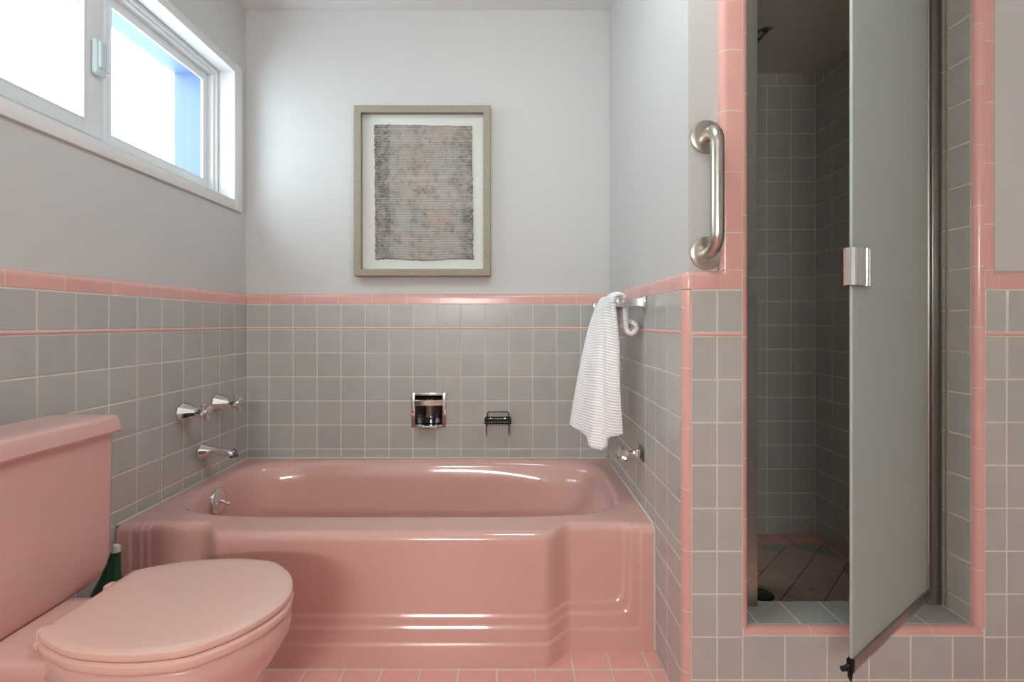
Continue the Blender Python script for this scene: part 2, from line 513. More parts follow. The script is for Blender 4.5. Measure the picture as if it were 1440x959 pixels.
# ---- left wall with window hole
WD0, WD1, WZ0, WZ1 = 8.5, 19.28, 4.90, 10.10
XPL = XL - SET
mb = MB()
for a, b, c, e in minus((DREAR - 1, DB + 1.2, FLOOR, CEIL), (WD0, WD1, WZ0, WZ1)):
    mb.box(XPL - 2.05, XPL, a, b, c, e)
wl = struct('wall_left', mb, M['paint'], 'white left wall with the high window above grey tile wainscot', 'wall')
obj('grout_bed', MB().box(XPL, XL - 0.012, 1.15, DB + 0.1, FLOOR, CAPB + 0.2), M['grout'], wl)
LJ = steps(1.15, DB, 2.15)                      # joints along the left wall, counted so a cut tile meets the corner
tiles(wl, 'left', XL, LJ, [LIN1, CAPB], M['grey_tile'])
tiles(wl, 'left', XL, LJ, sorted([LIN0] + ROWS[:5] + [RIM]), M['grey_tile'])
tiles(wl, 'left', XL, [q for q in LJ if q < 14.3], sorted([FLOOR] + [RIM] + ROWS[5:8]), M['grey_tile'])
strip(wl, 'cap_tile', cap_prof(CW), M['pink_tile'], (XL, 0, CAPB), (1, 0, 0), (0, 0, 1), (0, 1, 0), 1.15, DB, 1.92)
strip(wl, 'liner_tile', LIN_PROF, M['pink_tile'], (XL, 0, (LIN0 + LIN1) / 2), (1, 0, 0), (0, 0, 1), (0, 1, 0), 1.15, DB - 0.03, 2.6)

# ---- back wall with niche for the recessed soap dish
NX, NZ = -3.41, -3.635
HOLE = (NX - 0.62, NX + 0.62, NZ - 0.62, NZ + 0.62)
mb = MB()
for a, b, c, e in minus((XL - 2.2, SXL, FLOOR, CEIL), HOLE):
    mb.box(a, b, DB + SET, DB + 1.2, c, e)
wb = struct('wall_back', mb, M['paint'], 'white back wall behind the bathtub with grey tile wainscot', 'wall')
mb = MB()
for a, b, c, e in minus((XL - 0.1, XR + 0.1, FLOOR, CAPB + 0.2), HOLE):
    mb.box(a, b, DB + 0.012, DB + SET, c, e)
obj('grout_bed', mb, M['grout'], wb)
BJ = steps(XL, XR, XL + 0.91)
tiles(wb, 'back', DB, BJ, [LIN1, CAPB], M['grey_tile'])
tiles(wb, 'back', DB, BJ, sorted([LIN0] + ROWS[:5] + [RIM]), M['grey_tile'], hole=HOLE)
strip(wb, 'cap_tile', cap_prof(CW), M['pink_tile'], (0, DB, CAPB), (0, -1, 0), (0, 0, 1), (1, 0, 0), XL, XR, XL + 0.95)
strip(wb, 'liner_tile', LIN_PROF, M['pink_tile'], (0, DB, (LIN0 + LIN1) / 2), (0, -1, 0), (0, 0, 1), (1, 0, 0), XL + 0.03, XR - 0.03, XL + 0.95)

# ---- right alcove wall (partition between tub and shower)
BR = 0.18                                       # radius of the corner bead
mb = MB().box(XR + SET, SXL - SET, DI - 0.03, DB + 0.1, FLOOR, CEIL)
wr = struct('wall_right', mb, M['paint'], 'partition wall at the foot of the bathtub, white above grey tile', 'wall')
obj('grout_bed', MB().box(XR + 0.012, XR + SET, DF + BR, DB + 0.1, FLOOR, CAPB + 0.2), M['grout'], wr)
RJ = steps(DF + BR, DB, DF + BR + 1.0)
tiles(wr, 'right', XR, RJ, [LIN1, CAPB], M['grey_tile'])
tiles(wr, 'right', XR, RJ, sorted([LIN0] + ROWS[:5] + [RIM]), M['grey_tile'])
tiles(wr, 'right', XR, [q for q in RJ if q < 14.6], sorted([FLOOR] + [RIM] + ROWS[5:8]), M['grey_tile'])
strip(wr, 'cap_tile', cap_prof(CW), M['pink_tile'], (XR, 0, CAPB), (-1, 0, 0), (0, 0, 1), (0, 1, 0), DF + BR, DB, DF + BR + 1.0)
strip(wr, 'liner_tile', LIN_PROF, M['pink_tile'], (XR, 0, (LIN0 + LIN1) / 2), (-1, 0, 0), (0, 0, 1), (0, 1, 0), DF + BR, DB - 0.03, DF + BR + 1.4)

# ---- shower front wall with the door opening
XPF = XR + SET
mb = MB()
for a, b, c, e in minus((XPF, RXR + 0.5, FLOOR, CEIL), (OX0 - 0.10, OX1 + 0.10, OZ0 - 0.10, OZ1 + 0.10)):
    mb.box(a, b, DF + SET, DI - 0.03, c, e)
wf = struct('wall_front', mb, M['paint'], 'wall around the shower opening, plaster above grey tile with pink borders', 'wall')
BF = 0.16                                       # bead radius round the opening
FZ = [-0.315, -0.225]                           # the stripe sits a touch lower on this wall
FROWS = [-1.32 - k for k in range(8)]
mb = MB()
VW0, VW1 = 0.515, 0.33                          # widths of the pink strips left and right of the opening
for a, b, c, e in minus((XR + BR, RXR, FLOOR, CAPB + 0.2), (OX0 - BF + .03, OX1 + BF - .03, OZ0 - BF + .03, 99)):
    mb.box(a, b, DF + 0.012, DF + SET, c, e)
mb.box(OX0 - BF - VW0 + .14, OX0 - BF + .03, DF + 0.012, DF + SET, CAPB + .2, OZ1 + 0.6)
mb.box(OX1 + BF - .03, OX1 + BF + VW1 - .12, DF + 0.012, DF + SET, CAPB + .2, OZ1 + 0.6)
mb.box(OX0 - BF, OX1 + BF, DF + 0.012, DF + SET, OZ1 + BF - 0.03, OZ1 + 0.5)
# bed behind the jamb tiles, sill and head
mb.box(OX0 - 0.10, OX0 - 0.012, DF + BF - 0.03, DI, OZ0 - .1, OZ1 + .1)
mb.box(OX1 + 0.012, OX1 + 0.10, DF + BF - 0.03, DI, OZ0 - .1, OZ1 + .1)
mb.box(OX0 - .1, OX1 + .1, DF + BF - 0.03, DI, OZ0 - 0.10, OZ0 - 0.012)
mb.box(OX0 - .1, OX1 + .1, DF + BF - 0.03, DI, OZ1 + 0.012, OZ1 + 0.10)
obj('grout_bed', mb, M['grout'], wf)
XO0, XO1 = OX0 - BF, OX1 + BF
uL = [XR + BR, 4.81, XO0]
uM = [XO0, 6.39, 7.37, 8.35, 9.32, 10.30, XO1]
uR = [XO1, 11.56, 12.54, 13.52, 14.5, 15.5, 16.5, RXR]
for us in (uL, uR):
    tiles(wf, 'back', DF, us, [FZ[1], CAPB], M['grey_tile'])
    tiles(wf, 'back', DF, us, sorted([FZ[0]] + FROWS + [FLOOR]), M['grey_tile'])
    strip(wf, 'liner_tile', LIN_PROF, M['pink_tile'], (0, DF, sum(FZ) / 2), (0, -1, 0), (0, 0, 1), (1, 0, 0), us[0] + .02, us[-1] - .02, us[0] + 1.3)
tiles(wf, 'back', DF, uM, [FLOOR, FROWS[7], FROWS[6] + 0.03], M['grey_tile'])
# pink cap, horizontal pieces; the strip beside the opening meets them in a mitre
strip(wf, 'cap_tile', cap_prof(CW), M['pink_tile'], (0, DF, CAPB), (0, -1, 0), (0, 0, 1), (1, 0, 0), XR + BR, XO0 - VW0, XR + BR + 1.4)
strip(wf, 'cap_tile', cap_prof(CW), M['pink_tile'], (0, DF, CAPB), (0, -1, 0), (0, 0, 1), (1, 0, 0), XO1 + VW1, RXR, XO1 + VW1 + 0.9)
def mitre(x_open, w, s):
    """Corner block where the horizontal cap turns up beside the opening; s=+1: plaster lies at smaller x."""
    mb = MB()
    n = 10
    rings = []
    for u, v in cap_prof(1.0):
        pass
    pts_h = cap_prof(CW); pts_v = cap_prof(w)
    # horizontal arm ends on the mitre line, vertical arm starts on it
    ring_a = [(x_open - s * w, DF - u, CAPB + v) for u, v in pts_h]
    ring_m = [(x_open - s * pv[1], DF - pv[0], CAPB + ph[1]) for ph, pv in zip(pts_h, pts_v)]
    ring_b = [(x_open - s * v, DF - u, CAPB + CW) for u, v in pts_v]
    mb.loft([ring_a, ring_m, ring_b], cap0=True, cap1=True)
    # fill of the inner square below / beside the mitre
    return mb
for (xo, w, s) in ((XO0 - 0.01, VW0 - 0.01, 1), (XO1 + 0.01, VW1 - 0.01, -1)):
    obj('cap_corner', mitre(xo, w, s), M['pink_tile'], wf)
strip(wf, 'cap_tile', cap_prof(VW0), M['pink_tile'], (XO0, DF, 0), (0, -1, 0), (-1, 0, 0), (0, 0, 1), CAPT + .01, OZ1 + 0.6, 2.10)
strip(wf, 'cap_tile', cap_prof(VW1), M['pink_tile'], (XO1, DF, 0), (0, -1, 0), (1, 0, 0), (0, 0, 1), CAPT + .01, OZ1 + 0.6, 2.30)
# outside corner of the partition: bead column and a domed cap piece
bead = [(0, 0)] + arc((0, 0), BR, 180, 270, 8)
strip(wr, 'bead_tile', bead, M['pink_tile'], (XR + BR, DF + BR, 0), (1, 0, 0), (0, 1, 0), (0, 0, 1), FLOOR, CAPB, -9.06 + 0.9)
mb = MB()
prof = [(u, v) for u, v in cap_prof(CW)][1:]
rings = []
for i in range(9):
    a = R(180 + 90 * i / 8)
    rings.append([(XR + BR + (BR + u) * math.cos(a), DF + BR + (BR + u) * math.sin(a), CAPB + v) for u, v in prof] + [(XR + BR, DF + BR, CAPB + CW), (XR + BR, DF + BR, CAPB + 0.012)])
mb.loft(rings)
obj('cap_corner', mb, M['pink_tile'], wr)
# beads round the opening
ql = [(0, 0)] + arc((0, 0), BF, 270, 360, 7)     # left jamb: from front face round to the jamb (facing +x)
qr = [(0, 0)] + arc((0, 0), BF, 180, 270, 7)
strip(wf, 'bead_tile', ql, M['pink_tile'], (OX0 - BF, DF + BF, 0), (1, 0, 0), (0, 1, 0), (0, 0, 1), OZ0 - 0.02, OZ1, OZ0 + 1.1)
strip(wf, 'bead_tile', qr, M['pink_tile'], (OX1 + BF, DF + BF, 0), (1, 0, 0), (0, 1, 0), (0, 0, 1), OZ0 - 0.02, OZ1, OZ0 + 1.33)
qs = [(0, 0)] + arc((0, 0), BF, 180, 90, 7)      # sill: (d, z)
strip(wf, 'bead_tile', qs, M['pink_tile'], (0, DF + BF, OZ0 - BF), (0, 1, 0), (0, 0, 1), (1, 0, 0), OX0 - BF + .02, OX1 + BF - .02, 7.0)
qh = [(0, 0)] + arc((0, 0), BF, 180, 270, 7)
strip(wf, 'bead_tile', qh, M['pink_tile'], (0, DF + BF, OZ1 + BF), (0, 1, 0), (0, 0, 1), (1, 0, 0), OX0, OX1, 7.0)
# jamb tiles and sill tiles
JD = [DF + BF, DI]
jr = sorted([OZ0, OZ1] + [q for q in [FROWS[6] + 0.62 + k for k in range(0, 17)] if OZ0 + .1 < q < OZ1 - .1])
tiles(wf, 'left', OX0, JD, jr, M['grey_tile'], 'jamb_tile')
tiles(wf, 'right', OX1, JD, jr, M['grey_tile'], 'jamb_tile')
tiles(wf, 'up', OZ0, steps(OX0, OX1, 5.86), JD, M['grey_tile'], 'sill_tile')
obj('caulk_strip', MB().tube([(OX1 - 0.0, 11.98, OZ0 + 0.02), (OX1 - 0.0, 11.98, OZ1)], 0.03, 8), M['old_caulk'], wf)

# ---- shower stall
mb = MB().box(SXL - .1, SXR + 1.2, DB + SET, DB + 1.2, FLOOR, CEIL)
sb = struct('wall_shower_back', mb, M['paint'], 'dim grey tiled back wall inside the shower stall', 'wall')
obj('grout_bed', MB().box(SXL, SXR + .1, DB + 0.012, DB + SET, FLOOR, SCEIL), M['grout'], sb)
srows = [SFLOOR] + [9.9 - k for k in range(18, -1, -1)]
srows = [q for q in srows if q >= SFLOOR]
tiles(sb, 'back', DB, steps(SXL, SXR, SXL + 0.6), srows, M['grey_tile'])
tiles(sb, 'back', DB, steps(SXL, SXR, SXL + 0.10 + 0.9), [9.9, SCEIL], M['grey_tile'])
mb = MB().box(SXR + SET, SXR + 1.2, DI - 0.03, DB + 1.2, FLOOR, CEIL)
sr = struct('wall_shower_right', mb, M['paint'], 'dim grey tiled right wall inside the shower stall', 'wall')
obj('grout_bed', MB().box(SXR + 0.012, SXR + SET, DI, DB + .1, FLOOR, SCEIL), M['grout'], sr)
SJ = steps(DI, DB, DB - 7.04 + 0.0)
tiles(sr, 'right', SXR, SJ, srows, M['grey_tile'])
tiles(sr, 'right', SXR, steps(DI, DB, DB - 7.5), [9.9, SCEIL], M['grey_tile'])
mb = MB().box(SXL - SET, SXL - 0.012, DI - 0.03, DB + .1, FLOOR, CEIL)
sl = struct('wall_shower_left', mb, M['grout'], 'grey tiled left wall inside the shower stall behind the grab bar', 'wall')
tiles(sl, 'left', SXL, SJ, srows, M['grey_tile'])
mb = MB().box(SXL - .1, SXR + .3, DI - 0.1, DB + .3, SCEIL, SCEIL + 0.4)
struct('ceiling_shower', mb, M['shower_paint'], 'low plain painted ceiling inside the shower stall', 'ceiling')
mb = MB().box(SXL - .1, SXR + .2, DI - 0.6, DB + .1, FLOOR - 1, SFLOOR - 0.012)
sf = struct('floor_shower', mb, M['dark_grout'], 'shower floor of diagonal pink tiles with dark triangles at the edge', 'floor')
FX0, FX1, FD0, FD1 = SXL + 0.28, SXR - 0.28, DI + 0.3, DB - 0.95
tiles(sf, 'up', SFLOOR, steps(SXL, SXR, SXL + 0.55, 1.42), [FD1, DB], M['pink_floor'], 'border_tile')
tiles(sf, 'up', SFLOOR, [FX1, SXR], steps(DI, FD1, DI + 0.9, 1.42), M['pink_floor'], 'border_tile')
tiles(sf, 'up', SFLOOR, [SXL, FX0], steps(DI, FD1, DI + 0.9, 1.42), M['pink_floor'], 'border_tile')
tiles(sf, 'up', SFLOOR, steps(FX0, FX1, FX0 + 0.9, 1.42), [DI, FD0], M['pink_floor'], 'border_tile')

def clip_poly(poly, x0, x1, y0, y1):
    def cut(pts, f, inter):
        out = []
        for i in range(len(pts)):
            a, b = pts[i - 1], pts[i]
            fa, fb = f(a), f(b)
            if fa >= 0:
                if fb >= 0: out.append(b)
                else: out.append(inter(a, b, fa, fb))
            elif fb >= 0: out += [inter(a, b, fa, fb), b]
        return out
    it = lambda a, b, fa, fb: (a[0] + (b[0] - a[0]) * fa / (fa - fb), a[1] + (b[1] - a[1]) * fa / (fa - fb))
    for f in (lambda p: p[0] - x0, lambda p: x1 - p[0], lambda p: p[1] - y0, lambda p: y1 - p[1]):
        if len(poly) < 3: return []
        poly = cut(poly, f, it)
    return poly

hd = math.sqrt(0.5)
DRAIN = (8.09, 15.57)
cache_d = {}
for i in range(-14, 15):
    for j in range(-14, 15):
        cx, cy = FX1 + (i + j) * hd, FD1 + hd + (i - j) * hd
        h = hd - G * 0.72
        poly = [(cx - h, cy), (cx, cy - h), (cx + h, cy), (cx, cy + h)]
        c = clip_poly(poly, FX0 + G / 2, FX1 - G / 2, FD0 + G / 2, FD1 - G / 2)
        if len(c) < 3: continue
        area = abs(sum(c[k - 1][0] * c[k][1] - c[k][0] * c[k - 1][1] for k in range(len(c)))) / 2
        if area < 0.05: continue
        full = area > 2 * h * h * 0.98
        mm = M['stall_floor'] if full else M['grey_tile']
        gx, gy = sum(p[0] for p in c) / len(c), sum(p[1] for p in c) / len(c)
        if full and math.hypot(cx - DRAIN[0], cy - DRAIN[1]) < 0.2: pass
        key = (mm.name, tuple((round(p[0] - gx, 3), round(p[1] - gy, 3)) for p in c))
        if key not in cache_d:
            mb = MB()
            sc = lambda k: [(gx2 * k, gy2 * k) for gx2, gy2 in [(p[0] - gx, p[1] - gy) for p in c]]
            mb.loft([[(p[0], p[1], -0.03) for p in sc(1)], [(p[0], p[1], -0.008) for p in sc(1)], [(p[0], p[1], 0) for p in sc(0.98)]])
            cache_d[key] = mesh_from('floor_tile', mb, mm, raw=True, sharp=25)
        place('floor_tile', cache_d[key], sf, AX['up'], (gx, gy, SFLOOR))

# ---- rest of the room, behind and beside the camera
struct('wall_rear', MB().box(XL - 2.2, RXR + 1, DREAR - 1, DREAR, FLOOR, CEIL), M['paint'], 'plain white wall opposite the bathtub', 'wall')
struct('wall_far_right', MB().box(RXR, RXR + 1, DREAR - 1, DF + SET, FLOOR, CEIL), M['paint'], 'plain white side wall beyond the shower', 'wall')

# ---- window
w1 = thing('window_1', 'white vinyl sliding window set high in the left wall', 'window', (XPL, 13.9, WZ0), kind='structure')
mb = MB()
CI, CO = 0.10, 0.0
for a, b, c, e in minus((WD0 - .51, WD1 + .51, WZ0 - .37, WZ1 + .33), (WD0, WD1, WZ0, WZ1)):
    mb.box(XPL, XPL + 0.11, a, b, c, e, 0.025)
obj('casing', mb, M['trim_white'], w1)
XF = -11.69                                      # room side of the vinyl frame
mb = MB()
t_ = 0.02
mb.box(XF, XPL + 0.1, WD0 - .0, WD0 + t_, WZ0, WZ1); mb.box(XF, XPL + 0.1, WD1 - t_, WD1, WZ0, WZ1)
mb.box(XF, XPL + 0.1, WD0, WD1, WZ0, WZ0 + t_); mb.box(XF, XPL + 0.1, WD0, WD1, WZ1 - t_, WZ1)
obj('jamb_liner', mb, M['trim_white'], w1)
def ring_frame(mb, x0, x1, a, b, c, e, w, wb=None, wt=None, bev=0.02, w2=None):
    wb = wb or w; wt = wt or w; w2 = w2 or w
    mb.box(x0, x1, a, a + w, c, e, bev); mb.box(x0, x1, b - w2, b, c, e, bev)
    mb.box(x0, x1, a + w - .02, b - w2 + .02, c, c + wb, bev); mb.box(x0, x1, a + w - .02, b - w2 + .02, e - wt, e, bev)
mb = MB()
ring_frame(mb, -12.16, XF, WD0 + .02, WD1 - .02, WZ0 + .02, WZ1 - .02, 0.14, 0.20, 0.16)
ring_frame(mb, -12.16, XF - 0.08, WD0 + .1, WD1 - .1, WZ0 + .1, WZ1 - .1, 0.16, 0.26, 0.18)
obj('window_frame', mb, M['vinyl'], w1)
mid = 13.92
fz0, fz1 = WZ0 + 0.34, WZ1 - 0.26
def sash(d0, d1, xc, name, st, st2):
    mb = MB()
    ring_frame(mb, xc - 0.05, xc + 0.07, d0, d1, fz0, fz1, st, 0.36, 0.32, 0.03, st2)
    s = obj(name, mb, M['vinyl'], w1)
    # glazing bead and pane
    mb = MB()
    ring_frame(mb, xc + 0.0, xc + 0.085, d0 + st - .02, d1 - st2 + .02, fz0 + .34, fz1 - .30, 0.06, bev=0.015)
    obj('glazing_bead', mb, M['vinyl'], s)
    obj('pane', MB().box(xc + 0.02, xc + 0.04, d0 + st - .05, d1 - st2 + .05, fz0 + .3, fz1 - .26), M['glass'], s)
    return s
sash(13.90, WD1 - 0.22, -12.06, 'sash', 0.50, 0.30)
s2 = sash(WD0 + 0.22, 13.83, -11.77, 'sash', 0.40, 0.62)
mb = MB().box(-11.69, -11.52, 13.36, 13.76, 6.95, 7.95, 0.08, 3)
mb.box(-11.56, -11.46, 13.44, 13.68, 7.15, 7.9, 0.045, 3)
mb.box(-11.67, -11.50, 13.60, 13.80, 7.08, 7.18, 0.03, 2)
tag(obj('latch', mb, M['knob_white'], s2), 'pale plastic sash latch')
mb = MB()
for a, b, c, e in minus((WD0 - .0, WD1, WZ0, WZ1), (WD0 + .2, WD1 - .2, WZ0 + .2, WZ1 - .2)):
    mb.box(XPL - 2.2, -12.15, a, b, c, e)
tag(obj('exterior_jamb', mb, M['ext_sky_tint'], w1), 'outer jamb coloured with blue sky light')

# ================================================================== BATHTUB
tub = thing('bathtub', 'glossy pink alcove bathtub with stepped bowed apron', 'bathtub', (-3.47, 13.3, FLOOR))
TX0, TX1, TDB = XL + 0.03, XR - 0.03, DB - 0.045
def sm(t):
    t = max(0, min(1, t)); return t * t * (3 - 2 * t)
def bow(x):                                      # 0 in the recessed ends, 1 in the middle
    return min(sm((1.72 - x) / 0.85), sm((x - (-8.66)) / 0.85))
def dfront(x): return 13.34 - 0.64 * bow(x)
xs = []
def addr(a, b, n):
    for i in range(n): xs.append(a + (b - a) * i / n)
addr(TX0, TX0 + 0.25, 4); addr(TX0 + 0.25, TX0 + 1.05, 32); addr(TX0 + 1.05, -8.7, 6); addr(-8.7, -7.75, 20); addr(-7.75, 0.85, 30)
addr(0.85, 1.8, 20); addr(1.8, TX1 - 1.05, 8); addr(TX1 - 1.05, TX1 - 0.25, 32); addr(TX1 - 0.25, TX1, 4)
cxm, cdm = (TX0 + TX1) / 2, (13.34 + TDB) / 2
hx, hd_ = (TX1 - TX0) / 2, (TDB - 13.34) / 2
dirs = [((x - cxm) / hx, -1.0) for x in xs]
dirs += [(1.0, -1 + 2 * i / 30) for i in range(30)]
dirs += [(1 - 2 * i / 60, 1.0) for i in range(60)]
dirs += [(-1.0, 1 - 2 * i / 30) for i in range(30)]
NF = len(xs)
def step_off(x, z):
    zb = z - FLOOR
    xr, xl = TX1 - x, x - TX0
    k = 1.55
    p = -7.0                                      # smooth minimum rounds the panel corners
    s_ = (max(zb, .01) ** p + max(k * xr, .01) ** p + max(k * xl, .01) ** p) ** (1 / p)
    return sum(0.05 * sm((s_ - q) / 0.075) for q in (0.55, 0.97, 1.25))
def outer(z, inset=0.0, zz=None):
    r = []
    for i, (u, v) in enumerate(dirs):
        x, d = cxm + u * hx, cdm + v * hd_
        if v <= -1.0 + 1e-9 and i <= NF:
            d = dfront(x) + step_off(x, z) + inset
        elif abs(u) > 0.999:
            pass
        if abs(u) > 0.999 and v > -1:
            dfc = dfront(x) + inset + step_off(x, z)
            d = dfc + (TDB - dfc) * (v + 1) / 2
        r.append((x, d, zz if zz is not None else z))
    return r
rings = []
zl = [FLOOR, FLOOR + .06] + [FLOOR + 0.2 + 0.0, FLOOR + .38] + [FLOOR + .5 + .035 * i for i in range(27)] + [FLOOR + 1.6, FLOOR + 2.1, FLOOR + 2.6, RIM - 0.42]
for k, z in enumerate(zl):
    rings.append(outer(z, -0.035 * max(0, 1 - (z - FLOOR) / 0.5)))
rr = 0.25
for i in range(1, 9):
    a = R(90 * i / 8)
    rings.append(outer(RIM - 0.42, rr * (1 - math.cos(a)), RIM - rr * (1 - math.sin(a)) - 0.02))
bx0, bx1, bd0, bd1 = -10.42, 3.50, 14.02, 19.62   # basin opening
bcx, bcd, bhx, bhd = (bx0 + bx1) / 2, (bd0 + bd1) / 2, (bx1 - bx0) / 2, (bd1 - bd0) / 2
def basin(kx0, kx1, kd, z, p):
    """kx0/kx1 shrink (tiles) at the drain end and the sloping end, kd front/back shrink."""
    r = []
    for i, (u, v) in enumerate(dirs):
        q = (abs(u) ** p + abs(v) ** p) ** (1 / p)
        uu, vv = u / q, v / q
        x = bcx + uu * (bhx - (kx1 if uu > 0 else kx0)); d = bcd + vv * (bhd - kd)
        r.append((x, d, z))
    return r
# deck -> rolled inner edge -> sloping walls -> rounded floor
lastr = rings[-1]
b0 = basin(-0.16, -0.16, -0.16, RIM, 5)
for t in (0.33, 0.66):
    rings.append([tuple(a[k] + (b[k] - a[k]) * t for k in range(3)) for a, b in zip(lastr, b0)])
rings.append(b0)
for i in range(1, 8):
    a = R(84 * i / 7)
    rings.append(basin(-0.16 + 0.30 * math.sin(a), -0.16 + 0.32 * math.sin(a), -0.16 + 0.28 * math.sin(a), RIM - 0.30 * (1 - math.cos(a)), 5 - 0.5 * i / 7))
for t, a, b, c in ((0.35, .16, .42, .16), (0.8, .20, .68, .22), (1.4, .27, 1.0, .30), (2.0, .36, 1.35, .40), (2.5, .48, 1.72, .55), (2.8, .68, 2.1, .75), (2.95, .98, 2.5, 1.05), (3.0, 1.5, 3.1, 1.5), (3.02, 3.5, 4.5, 2.2)):
    rings.append(basin(a, b, c, RIM - t, 4.3))
mb = MB().loft(rings, True, False, True)
obj('shell', mb, M['tub'], tub, sharp=75)
mb = MB()
for path in ([(TX0, dfront(TX0), RIM + .0), (TX0, TDB, RIM + .0)], [(TX0, TDB, RIM), (TX1, TDB, RIM)], [(TX1, TDB, RIM), (TX1, dfront(TX1) + .25, RIM), (TX1, dfront(TX1) + .08, RIM - .1), (TX1, dfront(TX1) + 0.0, RIM - .4), (TX1, dfront(TX1) - .03, FLOOR + .03)],):
    mb.tube(path, 0.035, 6)
obj('caulk_bead', mb, M['caulk'], tub)
# overflow plate with trip lever on the drain-end wall
oc = (-10.20, 16.75, -6.22)
tilt = Vector((1, 0, 0.10)).normalized()
ov = obj('overflow_plate', MB().lathe([(-0.15, 0.42), (0.04, 0.44), (0.07, 0.42), (0.10, 0.34), (0.13, 0.15), (0.14, 0.0)], oc, tilt, 32), M['chrome'], tub)
mb = MB().tube([Vector(oc) + tilt * .1, Vector(oc) + tilt * .22 + Vector((0, .0, -.02)), Vector(oc) + Vector((.28, -.02, -.05)), Vector(oc) + Vector((.36, -.03, -.06))], .05, 10, [.09, .055, .05, .05])
mb.lathe([(-.07, 0.0), (-.05, .05), (0, .075), (.05, .05), (.07, 0)], Vector(oc) + Vector((.38, -.03, -.065)), (1, 0, -.2), 12)
obj('trip_lever', mb, M['chrome'], ov)

# ---- faucet handles and spout on the left wall
def faucet_handle(d, label):
    t = thing('faucet_handle', label, 'faucet', (XL, d, -2.98), 'tub faucet handles')
    c = (XL, d, -2.98)
    obj('escutcheon', MB().lathe([(0.0, .34), (.05, .345), (.09, .33), (.30, .24), (.46, .165), (.50, .15), (.53, .11), (.53, 0)], c, (1, 0, 0), 10), M['chrome'], t, sharp=20)
    obj('stem', MB().lathe([(.5, .065), (.74, .065), (.74, 0)], c, (1, 0, 0), 12), M['dark_chrome'], t)
    mb = MB().lathe([(.66, .0), (.66, .085), (.80, .10), (.85, .07), (.86, 0)], c, (1, 0, 0), 16)
    for k in range(4):
        a = R(20 + 90 * k)
        dr = Vector((0.10, math.cos(a), math.sin(a)))
        b0 = Vector(c) + Vector((.74, 0, 0))
        mb.tube([b0, b0 + dr * .12, b0 + dr * .24, b0 + dr * .30, b0 + dr * .325], .05, 10, [.075, .065, .085, .08, .02])
    obj('cross_handle', mb, M['chrome'], t)
faucet_handle(16.07, 'chrome cross faucet handle on the left wall, nearer the toilet')
faucet_handle(17.95, 'chrome cross faucet handle on the left wall, nearer the corner')
sp = thing('tub_spout', 'chrome tub spout on the left wall below the faucet handles', 'spout', (XL, 17.05, -4.58))
rings = []
for x, z, rw, rh in ((0, 0, .30, .31), (.05, 0, .31, .32), (.10, 0, .29, .30), (.22, .02, .235, .235), (.36, .03, .185, .18), (.55, .02, .155, .14), (.80, .0, .15, .125), (1.0, -.02, .15, .125), (1.12, -.05, .14, .12), (1.2, -.10, .10, .09), (1.22, -.12, .02, .02)):
    rings.append([(XL + x, 17.05 + rw * math.cos(R(k * 20)), -4.58 + z + rh * math.sin(R(k * 20))) for k in range(18)])
obj('spout_body', MB().loft(rings), M['chrome'], sp)
mb = MB().lathe([(0, .11), (.10, .115), (.12, .09), (.12, 0)], (XL + 1.10, 17.05, -4.66), (.25, 0, -1), 16)
mb.tube([(XL + 1.10, 17.05, -4.50), (XL + 1.22, 17.05, -4.62), (XL + 1.30, 17.05, -4.76)], .07, 10, [.08, .08, .05])
obj('spout_tip', mb, M['dark_chrome'], sp)

# ================================================================== TOILET
TC = 9.31                                         # centre line (d)
toi = thing('toilet', 'pink two-piece toilet with closed lid beside the bathtub', 'toilet', (-8.0, TC, FLOOR))
def rrect(x0, x1, d0, d1, z, r, n=5):
    pts = []
    for cx, cy, a in ((x1 - r, d0 + r, -90), (x1 - r, d1 - r, 0), (x0 + r, d1 - r, 90), (x0 + r, d0 + r, 180)):
        pts += [(q[0], q[1], z) for q in arc((cx, cy), r, a, a + 90, n)]
    return pts
DK = -5.74                                        # top of the bowl shelf
TF, TB_, TH = -9.08, -10.45, 1.84                 # tank front, back, half width
rings = []
for z, ins, r in ((DK + .02, .42, .2), (DK + .05, .30, .25), (DK + .14, .17, .28), (DK + .30, .08, .3), (DK + .6, .045, .3), (-4.0, .02, .3), (-2.6, 0.0, .3), (-2.5, 0.0, .3)):
    rings.append(rrect(TB_, TF - ins * .28, TC - TH + ins * 1.25, TC + TH - ins * 1.25, z, r))
obj('tank', MB().loft(rings), M['china'], toi)
rings = []
LZ = -2.10
for z, ex, r in ((LZ - .42, .03, .3), (LZ - .40, .10, .32), (LZ - .34, .135, .32), (LZ - .10, .09, .30), (LZ - .045, .065, .28), (LZ - .012, .03, .26), (LZ, -.03, .22)):
    rings.append(rrect(TB_ - .08, TF + ex, TC - TH - ex, TC + TH + ex, z, r))
for ins in (.25, .6):
    rings.append(rrect(TB_ - .08 + ins * .6, TF - ins + .0, TC - TH + ins, TC + TH - ins, LZ + .012, .12))
obj('tank_lid', MB().loft(rings), M['china'], toi)
